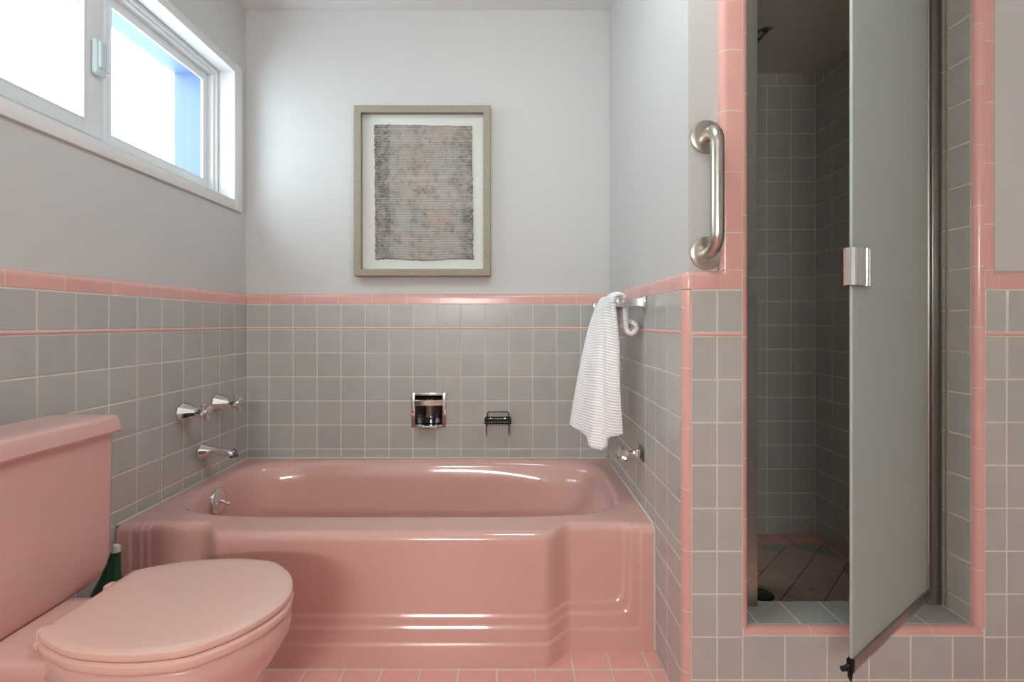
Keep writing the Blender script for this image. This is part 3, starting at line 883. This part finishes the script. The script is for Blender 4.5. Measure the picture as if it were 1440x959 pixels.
# D-shaped plan of seat and lid
XT = -4.36
HW = [(-8.12, 1.02), (-7.95, 1.14), (-7.6, 1.31), (-7.2, 1.46), (-6.7, 1.54), (-6.2, 1.57), (-5.7, 1.52), (-5.3, 1.42), (-5.0, 1.20), (-4.72, .92), (-4.52, .60), (-4.40, .30), (XT, 0)]
def plan(z, grow=0.0, back=None, drop=0.0):
    up, dn = [], []
    # densify with Catmull-Rom
    pts = []
    for i in range(len(HW) - 1):
        p0 = HW[max(i - 1, 0)]; p1 = HW[i]; p2 = HW[i + 1]
        p3 = HW[i + 2] if i + 2 < len(HW) else (HW[-2][0], -HW[-2][1])
        for t in (0, .25, .5, .75):
            pts.append(tuple(0.5 * (2 * p1[k] + (p2[k] - p0[k]) * t + (2 * p0[k] - 5 * p1[k] + 4 * p2[k] - p3[k]) * t * t + (3 * p1[k] - p0[k] - 3 * p2[k] + p3[k]) * t ** 3) for k in range(2)))
    pts.append(HW[-1])
    cx = -6.2
    res = []
    for x, w in pts: res.append((x, w))
    full = [(x, w) for x, w in res] + [(x, -w) for x, w in reversed(res[:-1])]
    out = []
    for x, w in full:
        sx = (x - cx); L_ = math.hypot(sx, w) or 1
        gx, gw = x + grow * sx / L_, w + grow * w / L_
        if back is not None and x <= HW[0][0] + 1e-6: gx = back
        out.append((gx, TC + gw, z))
    return out
LT = -5.30
rings = [plan(LT - .17, -.03), plan(LT - .165, .0), plan(LT - .10, .03), plan(LT - .045, .02), plan(LT - .015, -.03), plan(LT - .0, -.12), plan(LT + .012, -.35), plan(LT + .02, -.8)]
tag(obj('seat_lid', MB().loft(rings), M['seat'], toi), 'paler pink plastic lid')
rings = [plan(LT - .40, -.06), plan(LT - .39, -.01), plan(LT - .33, .035), plan(LT - .24, .035), plan(LT - .195, -.01), plan(LT - .19, -.10)]
obj('seat', MB().loft(rings), M['seat'], toi)
for s in (-1, 1):
    mb = MB()
    mb.box(-8.42, -8.0, TC + s * .70 - .12, TC + s * .70 + .12, DK, LT - .12, .06, 2)
    obj('hinge', mb, M['seat'], toi)
mb = MB()
mb.tube([(-8.28, TC - .9, DK + .1), (-8.28, TC + .8, DK + .1)], .085, 10)
obj('hinge_rod', mb, M['seat'], toi)
# bowl: rim, belly, foot; shelf runs back under the tank
def bowl_ring(z, gr, x_back, x_shift=0.0, kw=1.0, kx=1.0):
    b = plan(z, gr)
    out = []
    for x, d, zz in b:
        nx = -6.6 + (x + 6.6) * kx + x_shift
        out.append((nx, TC + (d - TC) * kw, zz))
    return out
rings = [bowl_ring(LT - .41, -.03, 0), bowl_ring(LT - .45, .0, 0), bowl_ring(LT - .75, .0, 0), bowl_ring(LT - .85, -.05, 0),
         bowl_ring(LT - 1.2, -.08, 0, -.05, .95, .95), bowl_ring(LT - 1.7, -.1, 0, -.20, .84, .86), bowl_ring(LT - 2.2, -.1, 0, -.45, .70, .76),
         bowl_ring(LT - 2.7, -.1, 0, -.68, .60, .70), bowl_ring(LT - 3.2, -.1, 0, -.78, .58, .72), bowl_ring(FLOOR + .25, -.1, 0, -.8, .62, .78), bowl_ring(FLOOR + .0, -.1, 0, -.8, .66, .80)]
mb = MB().loft(rings)
sh = []
for z, ins in ((DK - .75, .35), (DK - .6, .18), (DK - .35, .06), (DK - .12, 0.0), (DK - .03, .03), (DK, .10)):
    sh.append(rrect(-10.3 + ins, -7.4, TC - 1.20 + ins, TC + .82 - ins, z, .3))
mb.loft(sh)
tr = []
for z, ins in ((FLOOR, 0.0), (FLOOR + .3, .05), (-7.6, .12), (-6.2, .0)):
    tr.append(rrect(-9.6 + ins, -7.4, TC - .85 + ins, TC + .85 - ins, z, .3))
mb.loft(tr)
obj('bowl', mb, M['china'], toi, sharp=60)
# ---- green container tucked between toilet tank and tub
gb = thing('cleaner_bottle', 'dark green bottle with white cap tucked behind the toilet', 'bottle', (-10.12, 12.1, FLOOR))
def oval(c, rx, rd, z, n=20): return [(c[0] + rx * math.cos(2 * math.pi * k / n), c[1] + rd * math.sin(2 * math.pi * k / n), z) for k in range(n)]
bc = (-10.14, 12.1)
H0 = FLOOR + 0.0
obj('body', MB().loft([oval(bc, .38, .26, H0), oval(bc, .42, .3, H0 + .08), oval(bc, .42, .3, H0 + 1.9), oval(bc, .38, .27, H0 + 2.3), oval((bc[0] + .08, bc[1]), .22, .2, H0 + 2.75), oval((bc[0] + .16, bc[1]), .14, .14, H0 + 3.1), oval((bc[0] + .20, bc[1]), .11, .11, H0 + 3.34)]), M['green'], gb)
mb = MB().tube([(bc[0] + .20, bc[1], H0 + 3.32), (bc[0] + .22, bc[1], H0 + 3.4), (bc[0] + .22, bc[1], H0 + 3.46), (bc[0] + .16, bc[1] - .03, H0 + 3.52)], .12, 12, [.10, .095, .085, .04])
obj('cap', mb, M['white_plastic'], gb)
mb = MB()
for k, (z0, z1) in enumerate(((1.25, 1.7), (1.8, 2.0), (.5, 1.1))):
    for a0 in (-80, -50):
        pts = [(bc[0] + .426 * math.cos(R(a)), bc[1] + .306 * math.sin(R(a))) for a in (a0, a0 + 10, a0 + 18)]
        mb.loft([[(p[0], p[1], H0 + z0) for p in pts], [(p[0], p[1], H0 + z1) for p in pts]], False, False, False)
obj('label_print', mb, M['white_plastic'], gb, recalc=False)

# ================================================================== WALL FITTINGS
# ---- picture
PX0, PX1, PZ0, PZ1 = (497.5 - 718) / 34.1, (689.5 - 718) / 34.1, (454 - 388) / 34.1, (454 - 148) / 34.1
DP = DB + SET
pic = thing('framed_artwork', 'worn grey-beige woven textile framed in pale wood on back wall', 'picture', ((PX0 + PX1) / 2, DP, PZ0))
fw, fd = 0.27, 0.42
for seg in range(4):
    mb = MB()
    # mitred bars
    q = [(PX0, PZ0), (PX1, PZ0), (PX1, PZ1), (PX0, PZ1)]
    qi = [(PX0 + fw, PZ0 + fw), (PX1 - fw, PZ0 + fw), (PX1 - fw, PZ1 - fw), (PX0 + fw, PZ1 - fw)]
    a, b, c, e = q[seg], q[(seg + 1) % 4], qi[(seg + 1) % 4], qi[seg]
    mb.loft([[(p[0], DP, p[1]) for p in (a, b, c, e)], [(p[0], DP - fd + .02, p[1]) for p in (a, b, c, e)],
             [(p[0] + (0.02 if p[0] < -3 else -0.02), DP - fd, p[1] + (.02 if p[1] < 5 else -.02)) for p in (a, b, c, e)]])
    obj('frame_bar', mb, M['wood'], pic)
obj('mat_board', MB().box(PX0 + fw - .05, PX1 - fw + .05, DP - 0.12, DP - 0.04, PZ0 + fw - .05, PZ1 - fw + .05), M['mat_board'], pic)
AX0, AX1, AZ0, AZ1 = (525 - 718) / 33.9, (664 - 718) / 33.9, (454 - 364.5) / 33.9, (454 - 173.5) / 33.9
nu, nv = 60, 80
mb = MB(); uvs = []
rnd = random.Random(3)
jl = [rnd.uniform(-.025, .025) for _ in range(nv + 1)]; jrr = [rnd.uniform(-.03, .03) for _ in range(nv + 1)]
jt = [rnd.uniform(-.015, .015) for _ in range(nu + 1)]; jb = [rnd.uniform(-.02, .02) for _ in range(nu + 1)]
for j in range(nv + 1):
    for i in range(nu + 1):
        u, v = i / nu, j / nv
        x = AX0 + (AX1 - AX0) * u + (jl[j] + .05 * (1 - v) + .06 * v * 0) * (1 - u) ** 6 + (jrr[j] + .07 * (1 - v) - .03) * u ** 6
        z = AZ0 + (AZ1 - AZ0) * v + (jb[i] + .03 * math.sin(u * 9)) * (1 - v) ** 8 + (jt[i] - .06 * u) * v ** 8
        mb.v.append((x, DP - 0.17 + 0.012 * math.sin(u * 40) * math.sin(v * 50), z)); uvs.append((u, v))
for j in range(nv):
    for i in range(nu):
        k = j * (nu + 1) + i
        mb.f.append((k, k + 1, k + nu + 2, k + nu + 1))
art = obj('textile', mb, M['art'], pic, recalc=False)
def set_uv(o, uvs):
    me = o.data; l = me.uv_layers.new(name='UVMap')
    for lp in me.loops: l.data[lp.index].uv = uvs[lp.vertex_index]
set_uv(art, uvs)
so = art.modifiers.new('thickness', 'SOLIDIFY'); so.thickness = 0.04 * P; so.offset = -1
obj('glazing', MB().box(PX0 + fw - .03, PX1 - fw + .03, DP - fd + .10, DP - fd + .12, PZ0 + fw - .03, PZ1 - fw + .03), M['pic_glass'], pic)

# ---- recessed soap dish
sd = thing('soap_dish', 'square recessed chrome soap and tumbler holder in back wall', 'soap dish', (NX, DB, NZ - .72))
mb = MB()
o_, i_ = 0.72, 0.565
for a, b, c, e in minus((NX - o_, NX + o_, NZ - o_, NZ + o_), (NX - i_, NX + i_, NZ - .60, NZ + .60)):
    mb.box(a, b, DB - 0.055, DB - 0.002, c, e, 0.018, 2)
obj('flange', mb, M['chrome'], sd)
mb = MB()
# concave half-cylinder back, with floor and top
n = 20
for (z0, z1) in ((NZ - .60, NZ + .61),):
    pr = [(NX - i_ - .02 + (2 * i_ + .04) * k / n, DB - 0.02 + 0.66 * math.sin(math.pi * k / n) ** .6) for k in range(n + 1)]
    mb.loft([[(p[0], p[1], z0) for p in pr], [(p[0], p[1], z1) for p in pr]], False, False, False)
    mb.f.append(tuple(range(len(mb.v) - 2 * (n + 1), len(mb.v) - (n + 1)))); mb.f.append(tuple(range(len(mb.v) - (n + 1), len(mb.v))))
obj('recess', mb, M['dark_chrome'], sd, recalc=False, sharp=50)
rings = []
for k in range(13):
    t = k / 12
    x = NX - i_ - .03 + (2 * i_ + .06) * t
    dd = DB - .03 - .10 * math.sin(math.pi * t)
    rings.append([(x, dd - .05, NZ + .20), (x, dd - .075, NZ + .23), (x, dd - .075, NZ + .40), (x, dd - .05, NZ + .43), (x, dd - .02, NZ + .40), (x, dd - .02, NZ + .23)])
obj('grip_bar', MB().loft(rings), M['chrome'], sd)
mb = MB()
rings = []
for k in range(15):
    t = k / 14
    a = math.pi * t
    x = NX - .46 * math.cos(a); out_ = .30 * math.sin(a) ** .7
    rings.append([(x, DB + .25, NZ - .60), (x, DB - .02 - out_, NZ - .60), (x, DB - .05 - out_, NZ - .65), (x, DB - .04 - out_, NZ - .72), (x, DB + 0.0 - out_, NZ - .75), (x, DB + .25, NZ - .70)])
obj('tray', MB().loft(rings), M['chrome'], sd)

# ---- wire soap basket
KX, KZ = -0.52, -4.05
bk = thing('soap_basket', 'small dark wire soap basket hanging on back wall above tub', 'soap basket', (KX, DB, KZ - .6))
hw_ = .52
y1, y0 = DB - .05, DB - .62
mb = MB()
for z in (KZ - .02, KZ + .12):
    mb.tube([(KX - hw_, y1, z), (KX - hw_, y0 + .06, z), (KX - hw_ + .06, y0, z), (KX + hw_ - .06, y0, z), (KX + hw_, y0 + .06, z), (KX + hw_, y1, z)], .032, 8)
    mb.tube([(KX - hw_, y1, z), (KX + hw_, y1, z)], .032, 8)
obj('rim_wire', mb, M['black'], bk)
for k in range(8):
    x = KX - hw_ + .1 + (2 * hw_ - .2) * k / 7
    obj('base_wire', MB().tube([(x, y1, KZ - .0), (x, y1 - .02, KZ - .12), (x, y0 + .04, KZ - .12), (x, y0, KZ + .0)], .017, 6), M['dark_chrome'], bk)
obj('back_loop', MB().tube([(KX - .44, y1, KZ), (KX - .44, y1, KZ + .30), (KX - .40, y1, KZ + .35), (KX + .40, y1, KZ + .35), (KX + .44, y1, KZ + .30), (KX + .44, y1, KZ)], .024, 8), M['dark_chrome'], bk)
for s in (-1, 1):
    lg = obj('hook_leg', MB().tube([(KX + s * .46, y0 + .05, KZ + .05), (KX + s * .46, y0 + .05, KZ - .50)], .026, 8), M['dark_chrome'], bk)
    obj('leg_tip', MB().lathe([(-.08, .0), (-.06, .04), (0, .05), (.05, .04), (.06, 0)], (KX + s * .46, y0 + .05, KZ - .48), (0, 0, 1), 10), M['chrome'], lg)
    obj('wall_mount', MB().lathe([(0, .09), (.05, .09), (.07, .06), (.07, 0)], (KX + s * .3, DB, KZ + .05), (0, -1, 0), 14), M['chrome'], bk)

# ---- towel bar on the partition
TBX, TBZ, TD0, TD1 = 3.30, 0.62, 14.40, 18.5
tb = thing('towel_bar', 'chrome towel bar on the partition wall above the tub', 'towel bar', (XR, TD0, TBZ))
for d in (TD0, TD1):
    br = obj('bracket', MB().box(XR - .08, XR - .002, d - .19, d + .19, TBZ - .2, TBZ + .2, .03, 2), M['chrome'], tb)
    mb = MB().loft([[(XR - .06, d - .15, TBZ - .15), (XR - .06, d + .15, TBZ - .15), (XR - .06, d + .15, TBZ + .15), (XR - .06, d - .15, TBZ + .15)],
                    [(XR - .16, d - .10, TBZ - .11), (XR - .16, d + .10, TBZ - .11), (XR - .16, d + .10, TBZ + .11), (XR - .16, d - .10, TBZ + .11)],
                    [(TBX + .1, d - .10, TBZ - .11), (TBX + .1, d + .10, TBZ - .11), (TBX + .1, d + .10, TBZ + .11), (TBX + .1, d - .10, TBZ + .11)]])
    obj('post', mb, M['chrome'], br)
    obj('end_block', MB().box(TBX - .15, TBX + .15, d - .13, d + .13, TBZ - .14, TBZ + .14, .03, 2), M['chrome'], br)
obj('rail', MB().box(TBX - .085, TBX + .085, TD0 + .1, TD1 - .1, TBZ - .085, TBZ + .085, .015, 1), M['chrome'], tb)

# ---- towel: a folded sheet over the bar, flaring below
nS, nT = 64, 90
botk = [(0.0, 3.40, 14.72, -3.40), (.22, 2.99, 14.70, -3.50), (.27, 2.92, 14.74, -3.80), (.36, 2.82, 14.84, -3.93), (.47, 2.52, 14.95, -3.86), (.53, 2.50, 15.25, -3.62), (.75, 2.32, 15.9, -3.58), (1.0, 2.08, 16.5, -3.50)]
def lerp_keys(keys, s):
    for i in range(len(keys) - 1):
        if s <= keys[i + 1][0] + 1e-9:
            t = (s - keys[i][0]) / (keys[i + 1][0] - keys[i][0]); t = sm(t) * .5 + t * .5
            return [keys[i][k] + (keys[i + 1][k] - keys[i][k]) * t for k in range(1, len(keys[i]))]
    return list(keys[-1][1:])
mb = MB(); uvs = []
rows = []
for si in range(nS + 1):
    s = si / nS
    bx, bd_, bz = lerp_keys(botk, s)
    dt = TD0 + .20 + 2.1 * s
    colp = []
    # back part: short curled end behind the bar
    for (x, z) in ((3.70, .02), (3.80, -.03), (3.84, -.15), (3.78, -.28), (3.66, -.34), (3.56, -.28), (3.52, -.14), (3.50, .1), (3.49, .4)):
        colp.append((x, dt, z + .03 * math.sin(s * 7)))
    for a in range(0, 181, 18):
        colp.append((TBX + .19 * math.cos(R(a)), dt, TBZ + .05 + .19 * math.sin(R(a)) + .05 * math.sin(R(a)) * math.sin(s * 6)))
    x0, z0 = TBX - .19, TBZ + .05
    for ti in range(1, nT + 1):
        t = ti / nT
        e = t ** .72
        wob = .05 * math.sin(s * 17 + t * 2.2) * math.sin(min(1, t * 3) * math.pi / 2) * (1 - .3 * t)
        colp.append((x0 + (bx - x0) * e + wob * .7, dt + (bd_ - dt) * e + wob * .3, z0 + (bz - z0) * t))
    rows.append(colp)
npt = len(rows[0])
for si, c in enumerate(rows):
    L_ = 0
    for k, p in enumerate(c):
        if k: L_ += (Vector(p) - Vector(c[k - 1])).length
        mb.v.append(p); uvs.append((si / nS * 2.0 * .3, L_ * .3))
for si in range(nS):
    for k in range(npt - 1):
        a = si * npt + k
        mb.f.append((a, a + 1, a + npt + 1, a + npt))
tw = obj('towel', mb, M['towel'], at=(TBX, 15.4, -3.9), recalc=False, sharp=80)
set_uv(tw, uvs)
tag(tw, 'white ribbed cotton towel hanging folded over the chrome bar', 'towel')
so = tw.modifiers.new('thickness', 'SOLIDIFY'); so.thickness = 0.14 * P; so.offset = 0

# ---- bare bracket low on the partition
BD, BZ = 14.73, -3.99
fb = thing('bar_bracket', 'empty chrome bar bracket low on the partition under the towel', 'bracket', (XR, BD, BZ))
obj('flange', MB().box(XR - .05, XR - .002, BD - .2, BD + .2, BZ - .22, BZ + .22, .015, 1), M['dark_chrome'], fb)
obj('boss', MB().box(XR - .22, XR - .04, BD - .12, BD + .12, BZ - .12, BZ + .13, .03, 2), M['chrome'], fb)
obj('neck', MB().lathe([(.18, .12), (.24, .09), (.32, .075), (.40, .09), (.46, .11), (.46, 0)], (XR, BD, BZ), (-1, 0, 0), 18), M['chrome'], fb)
mb = MB()
ca, sa = math.cos(R(25)), math.sin(R(25))
def rot(x, z): return (XR - .58 + x * ca + z * sa, BZ - x * sa * .9 + z * ca)
def tube_rect(x0, x1, z0, z1, d0, d1):
    pts = [rot(x, z) for x, z in ((x0, z0), (x1, z0), (x1, z1), (x0, z1))]
    mb.loft([[(p[0], d0, p[1]) for p in pts], [(p[0], d1, p[1]) for p in pts]])
for r in ((-.15, -.11, -.17, .17), (.11, .15, -.17, .17), (-.15, .15, -.17, -.13), (-.15, .15, .13, .17)): tube_rect(*r, BD - .16, BD + .16)
tube_rect(-.12, .12, -.14, .14, BD + .05, BD + .1)
obj('socket', mb, M['chrome'], fb)

# ---- grab bar
GD = DF + SET
GX = (993 - 718) * GD / 676
gz1, gz0 = (454 - 193) * GD / 676, (454 - 356) * GD / 676
gb_ = thing('grab_bar', 'vertical brushed steel grab bar beside the shower opening', 'grab bar', (GX, GD, gz0))
so_ = 0.62
path = []
rb = 0.36
for a in range(0, 91, 10):
    path.append((GX, GD - (so_ - rb) - rb * math.sin(R(a)), gz1 - rb * (1 - math.cos(R(a)))))
path = [(GX, GD - .02, gz1)] + path
low = [(p[0], p[1], gz0 + (gz1 - p[2])) for p in reversed(path)]
obj('bar', MB().tube(path + low, 0.148, 20), M['steel'], gb_, sharp=60)
for z in (gz1, gz0):
    obj('flange', MB().lathe([(0, .39), (.03, .395), (.055, .385), (.075, .35), (.085, .28), (.095, .18), (.095, 0)], (GX, GD, z), (0, -1, 0), 32), M['steel'], gb_)

# ================================================================== SHOWER FITTINGS
sdf = thing('shower_door_frame', 'aluminium jambs fixed in the tiled shower opening', 'door frame', (8.2, 12.1, OZ0))
JB = 12.02
obj('strike_jamb', MB().box(OX0 + .005, 5.84, JB, DI - .01, OZ0 + .01, OZ1, .01, 1), M['alu'], sdf)
zn0, zn1 = (454 - 415) * JB / 676, (454 - 376) * JB / 676
for z0, z1 in ((OZ0 + .01, zn0), (zn1, OZ1)):
    obj('strike_flange', MB().box(5.82, 6.19, JB + .02, JB + .10, z0, z1, .01, 1), M['alu'], sdf)
obj('strike_plate', MB().box(5.83, 5.88, JB - .03, JB + .12, zn0 + .03, zn1 - .03, .015, 1), M['chrome'], sdf)
obj('hinge_jamb', MB().box(10.62, OX1 - .005, 12.10, DI - .01, OZ0 + .01, OZ1, .012, 1), M['alu'], sdf)
obj('hinge_post', MB().tube([(10.58, 12.14, OZ0 + .01), (10.58, 12.14, OZ1)], .06, 12), M['alu'], sdf)
obj('header', MB().box(OX0 + .005, OX1 - .005, 12.0, DI - .01, OZ1 - .30, OZ1 - .005, .01, 1), M['alu'], sdf)

# door leaf: local x runs from the hinge to the free edge
hxp, hdp = 10.50, 12.10
fxp, fdp = 6.74, 9.53
DWID = math.hypot(hxp - fxp, hdp - fdp)
ang = math.atan2(fdp - hdp, fxp - hxp)
dz0, dz1 = -6.98, 9.80
door = thing('shower_door', 'frosted glass shower door standing open towards the room', 'door', (hxp, hdp, dz0))
door.rotation_euler = (0, 0, ang)
ORIGIN[door.name] = (0, 0, 0)                     # parts below are given in the door's own frame
H = dz1 - dz0
# local +y of the leaf points away from the room side we see
obj('glass_panel', MB().box(.10, DWID - .02, -.028, .028, .28, H - .1, .006, 1), M['frosted'], door)
obj('hinge_stile', MB().box(-.04, .14, -.07, .07, .02, H, .02, 2), M['alu'], door)
br = obj('bottom_rail', MB().box(.10, DWID - .04, -.065, .065, .10, .33, .025, 2), M['alu'], door)
obj('sweep', MB().box(.12, DWID - .06, -.02, .02, .0, .12), M['sweep'], br)
obj('top_rail', MB().box(.10, DWID - .04, -.065, .065, H - .2, H, .02, 2), M['alu'], door)
hz = (454 - 374.5) * 9.5 / 676 - dz0
# fluted pull on both faces, wrapping the free edge
for s, nm in ((1, 'pull'), (-1, 'pull')):
    prof = [(DWID + .09, .0), (DWID + .09, .05), (DWID + .06, .10), (DWID - .06, .12), (DWID - .12, .20), (DWID - .20, .20), (DWID - .25, .10), (DWID - .31, .10), (DWID - .34, .17), (DWID - .41, .17), (DWID - .45, .08), (DWID - .50, .08), (DWID - .54, .15), (DWID - .61, .15), (DWID - .62, .03), (DWID - .1, .03), (DWID - .0, .02)]
    mb = MB().loft([[(x, s * y, hz - .37) for x, y in prof], [(x, s * y, hz + .37) for x, y in prof]])
    obj('pull', mb, M['chrome'], door, sharp=25)
mb = MB().box(DWID - .06, DWID + .05, -.06, .06, .06, .32, .02, 2)
mb.tube([(DWID + .0, 0, .20), (DWID + .10, -.05, .14), (DWID + .12, -.12, .10)], .05, 8)
mb.tube([(DWID + .0, 0, .12), (DWID + .03, 0, -.02), (DWID - .01, .0, -.12)], .05, 8, [.05, .045, .02])
tag(obj('corner_clip', mb, M['black'], door), 'dark metal corner clip')

# ---- shower head on its arm
HX, HD_, HZ = 7.34, 14.5, 8.45
shd = thing('showerhead', 'chrome shower head high on the shower wall', 'shower head', (SXL, HD_, 9.0))
nrm = Vector((.65, 0, -.76)).normalized()
obj('wall_flange', MB().lathe([(0, .28), (.04, .28), (.10, .12), (.10, 0)], (SXL, HD_, 8.95), (1, 0, 0), 20), M['chrome'], shd)
hc = Vector((HX, HD_, HZ))
obj('arm', MB().tube([(SXL, HD_, 8.95), (6.0, HD_, 8.95), (6.5, HD_, 8.9), (6.8, HD_, 8.78), hc - nrm * .3], .09, 12), M['chrome'], shd)
obj('head', MB().lathe([(-.42, .12), (-.30, .14), (-.22, .2), (-.12, .44), (-.06, .50), (.03, .50), (.06, .46), (.06, 0)], hc, nrm, 28), M['dark_chrome'], shd)
tv = Vector((.76, 0, .65))
mb = MB().tube([hc + tv * .48, hc + tv * .66], .03, 8)
mb.lathe([(-.06, 0), (-.04, .05), (0, .06), (.05, .04), (.06, 0)], hc + tv * .68, tv, 10)
obj('spray_lever', mb, M['chrome'], shd)

# ---- floor drain
dr = thing('shower_drain', 'round black slotted drain in the shower floor', 'drain', (DRAIN[0], DRAIN[1], SFLOOR))
obj('rim', MB().lathe([(.0, .40), (.02, .40), (.03, .37), (.03, .34), (.012, .33), (.005, .33), (.005, .0)], (DRAIN[0], DRAIN[1], SFLOOR), (0, 0, 1), 32), M['black'], dr)
for k in range(-4, 5):
    y = k * .075
    hl = math.sqrt(max(.0, .34 ** 2 - y ** 2))
    obj('grate_bar', MB().box(DRAIN[0] - hl, DRAIN[0] + hl, DRAIN[1] + y - .02, DRAIN[1] + y + .02, SFLOOR + .006, SFLOOR + .03), M['dark_chrome'], dr)

# ================================================================== ADDED FILL LIGHTS (unseen fixtures that brighten tub, front wall and shower)
cl = thing('fill_ceiling_light', 'added unseen round fill light on the ceiling above the view', 'fill_lamp', (0.3, 9.0, CEIL))
obj('base', MB().lathe([(0, 1.5), (.25, 1.5), (.3, 1.35), (.3, 0)], (0.3, 9.0, CEIL), (0, 0, -1), 36), M['chrome'], cl)
obj('diffuser', MB().lathe([(.26, 1.36), (.45, 1.38), (.75, 1.15), (.95, .7), (1.02, .2), (1.02, 0)], (0.3, 9.0, CEIL), (0, 0, -1), 36), M['fill_lamp'], cl)

vl = thing('fill_globe_light', 'added unseen fill globes on a chrome bar opposite the tub', 'fill_lamp', (-5.0, DREAR, 4.0))  # unseen globes added to brighten the shower and front wall
obj('back_bar', MB().box(-8.2, -1.8, DREAR + .002, DREAR + .35, 4.0, 4.8, .05, 2), M['chrome'], vl)
for k in range(5):
    c = (-7.4 + 1.2 * k, DREAR + .8, 4.4)
    obj('globe_bulb', MB().lathe([(-.5, .12), (-.42, .2), (-.35, .36), (-.2, .5), (0, .55), (.2, .5), (.38, .36), (.5, .15), (.53, 0)], c, (0, 1, 0), 20), M['fill_globe'], vl)
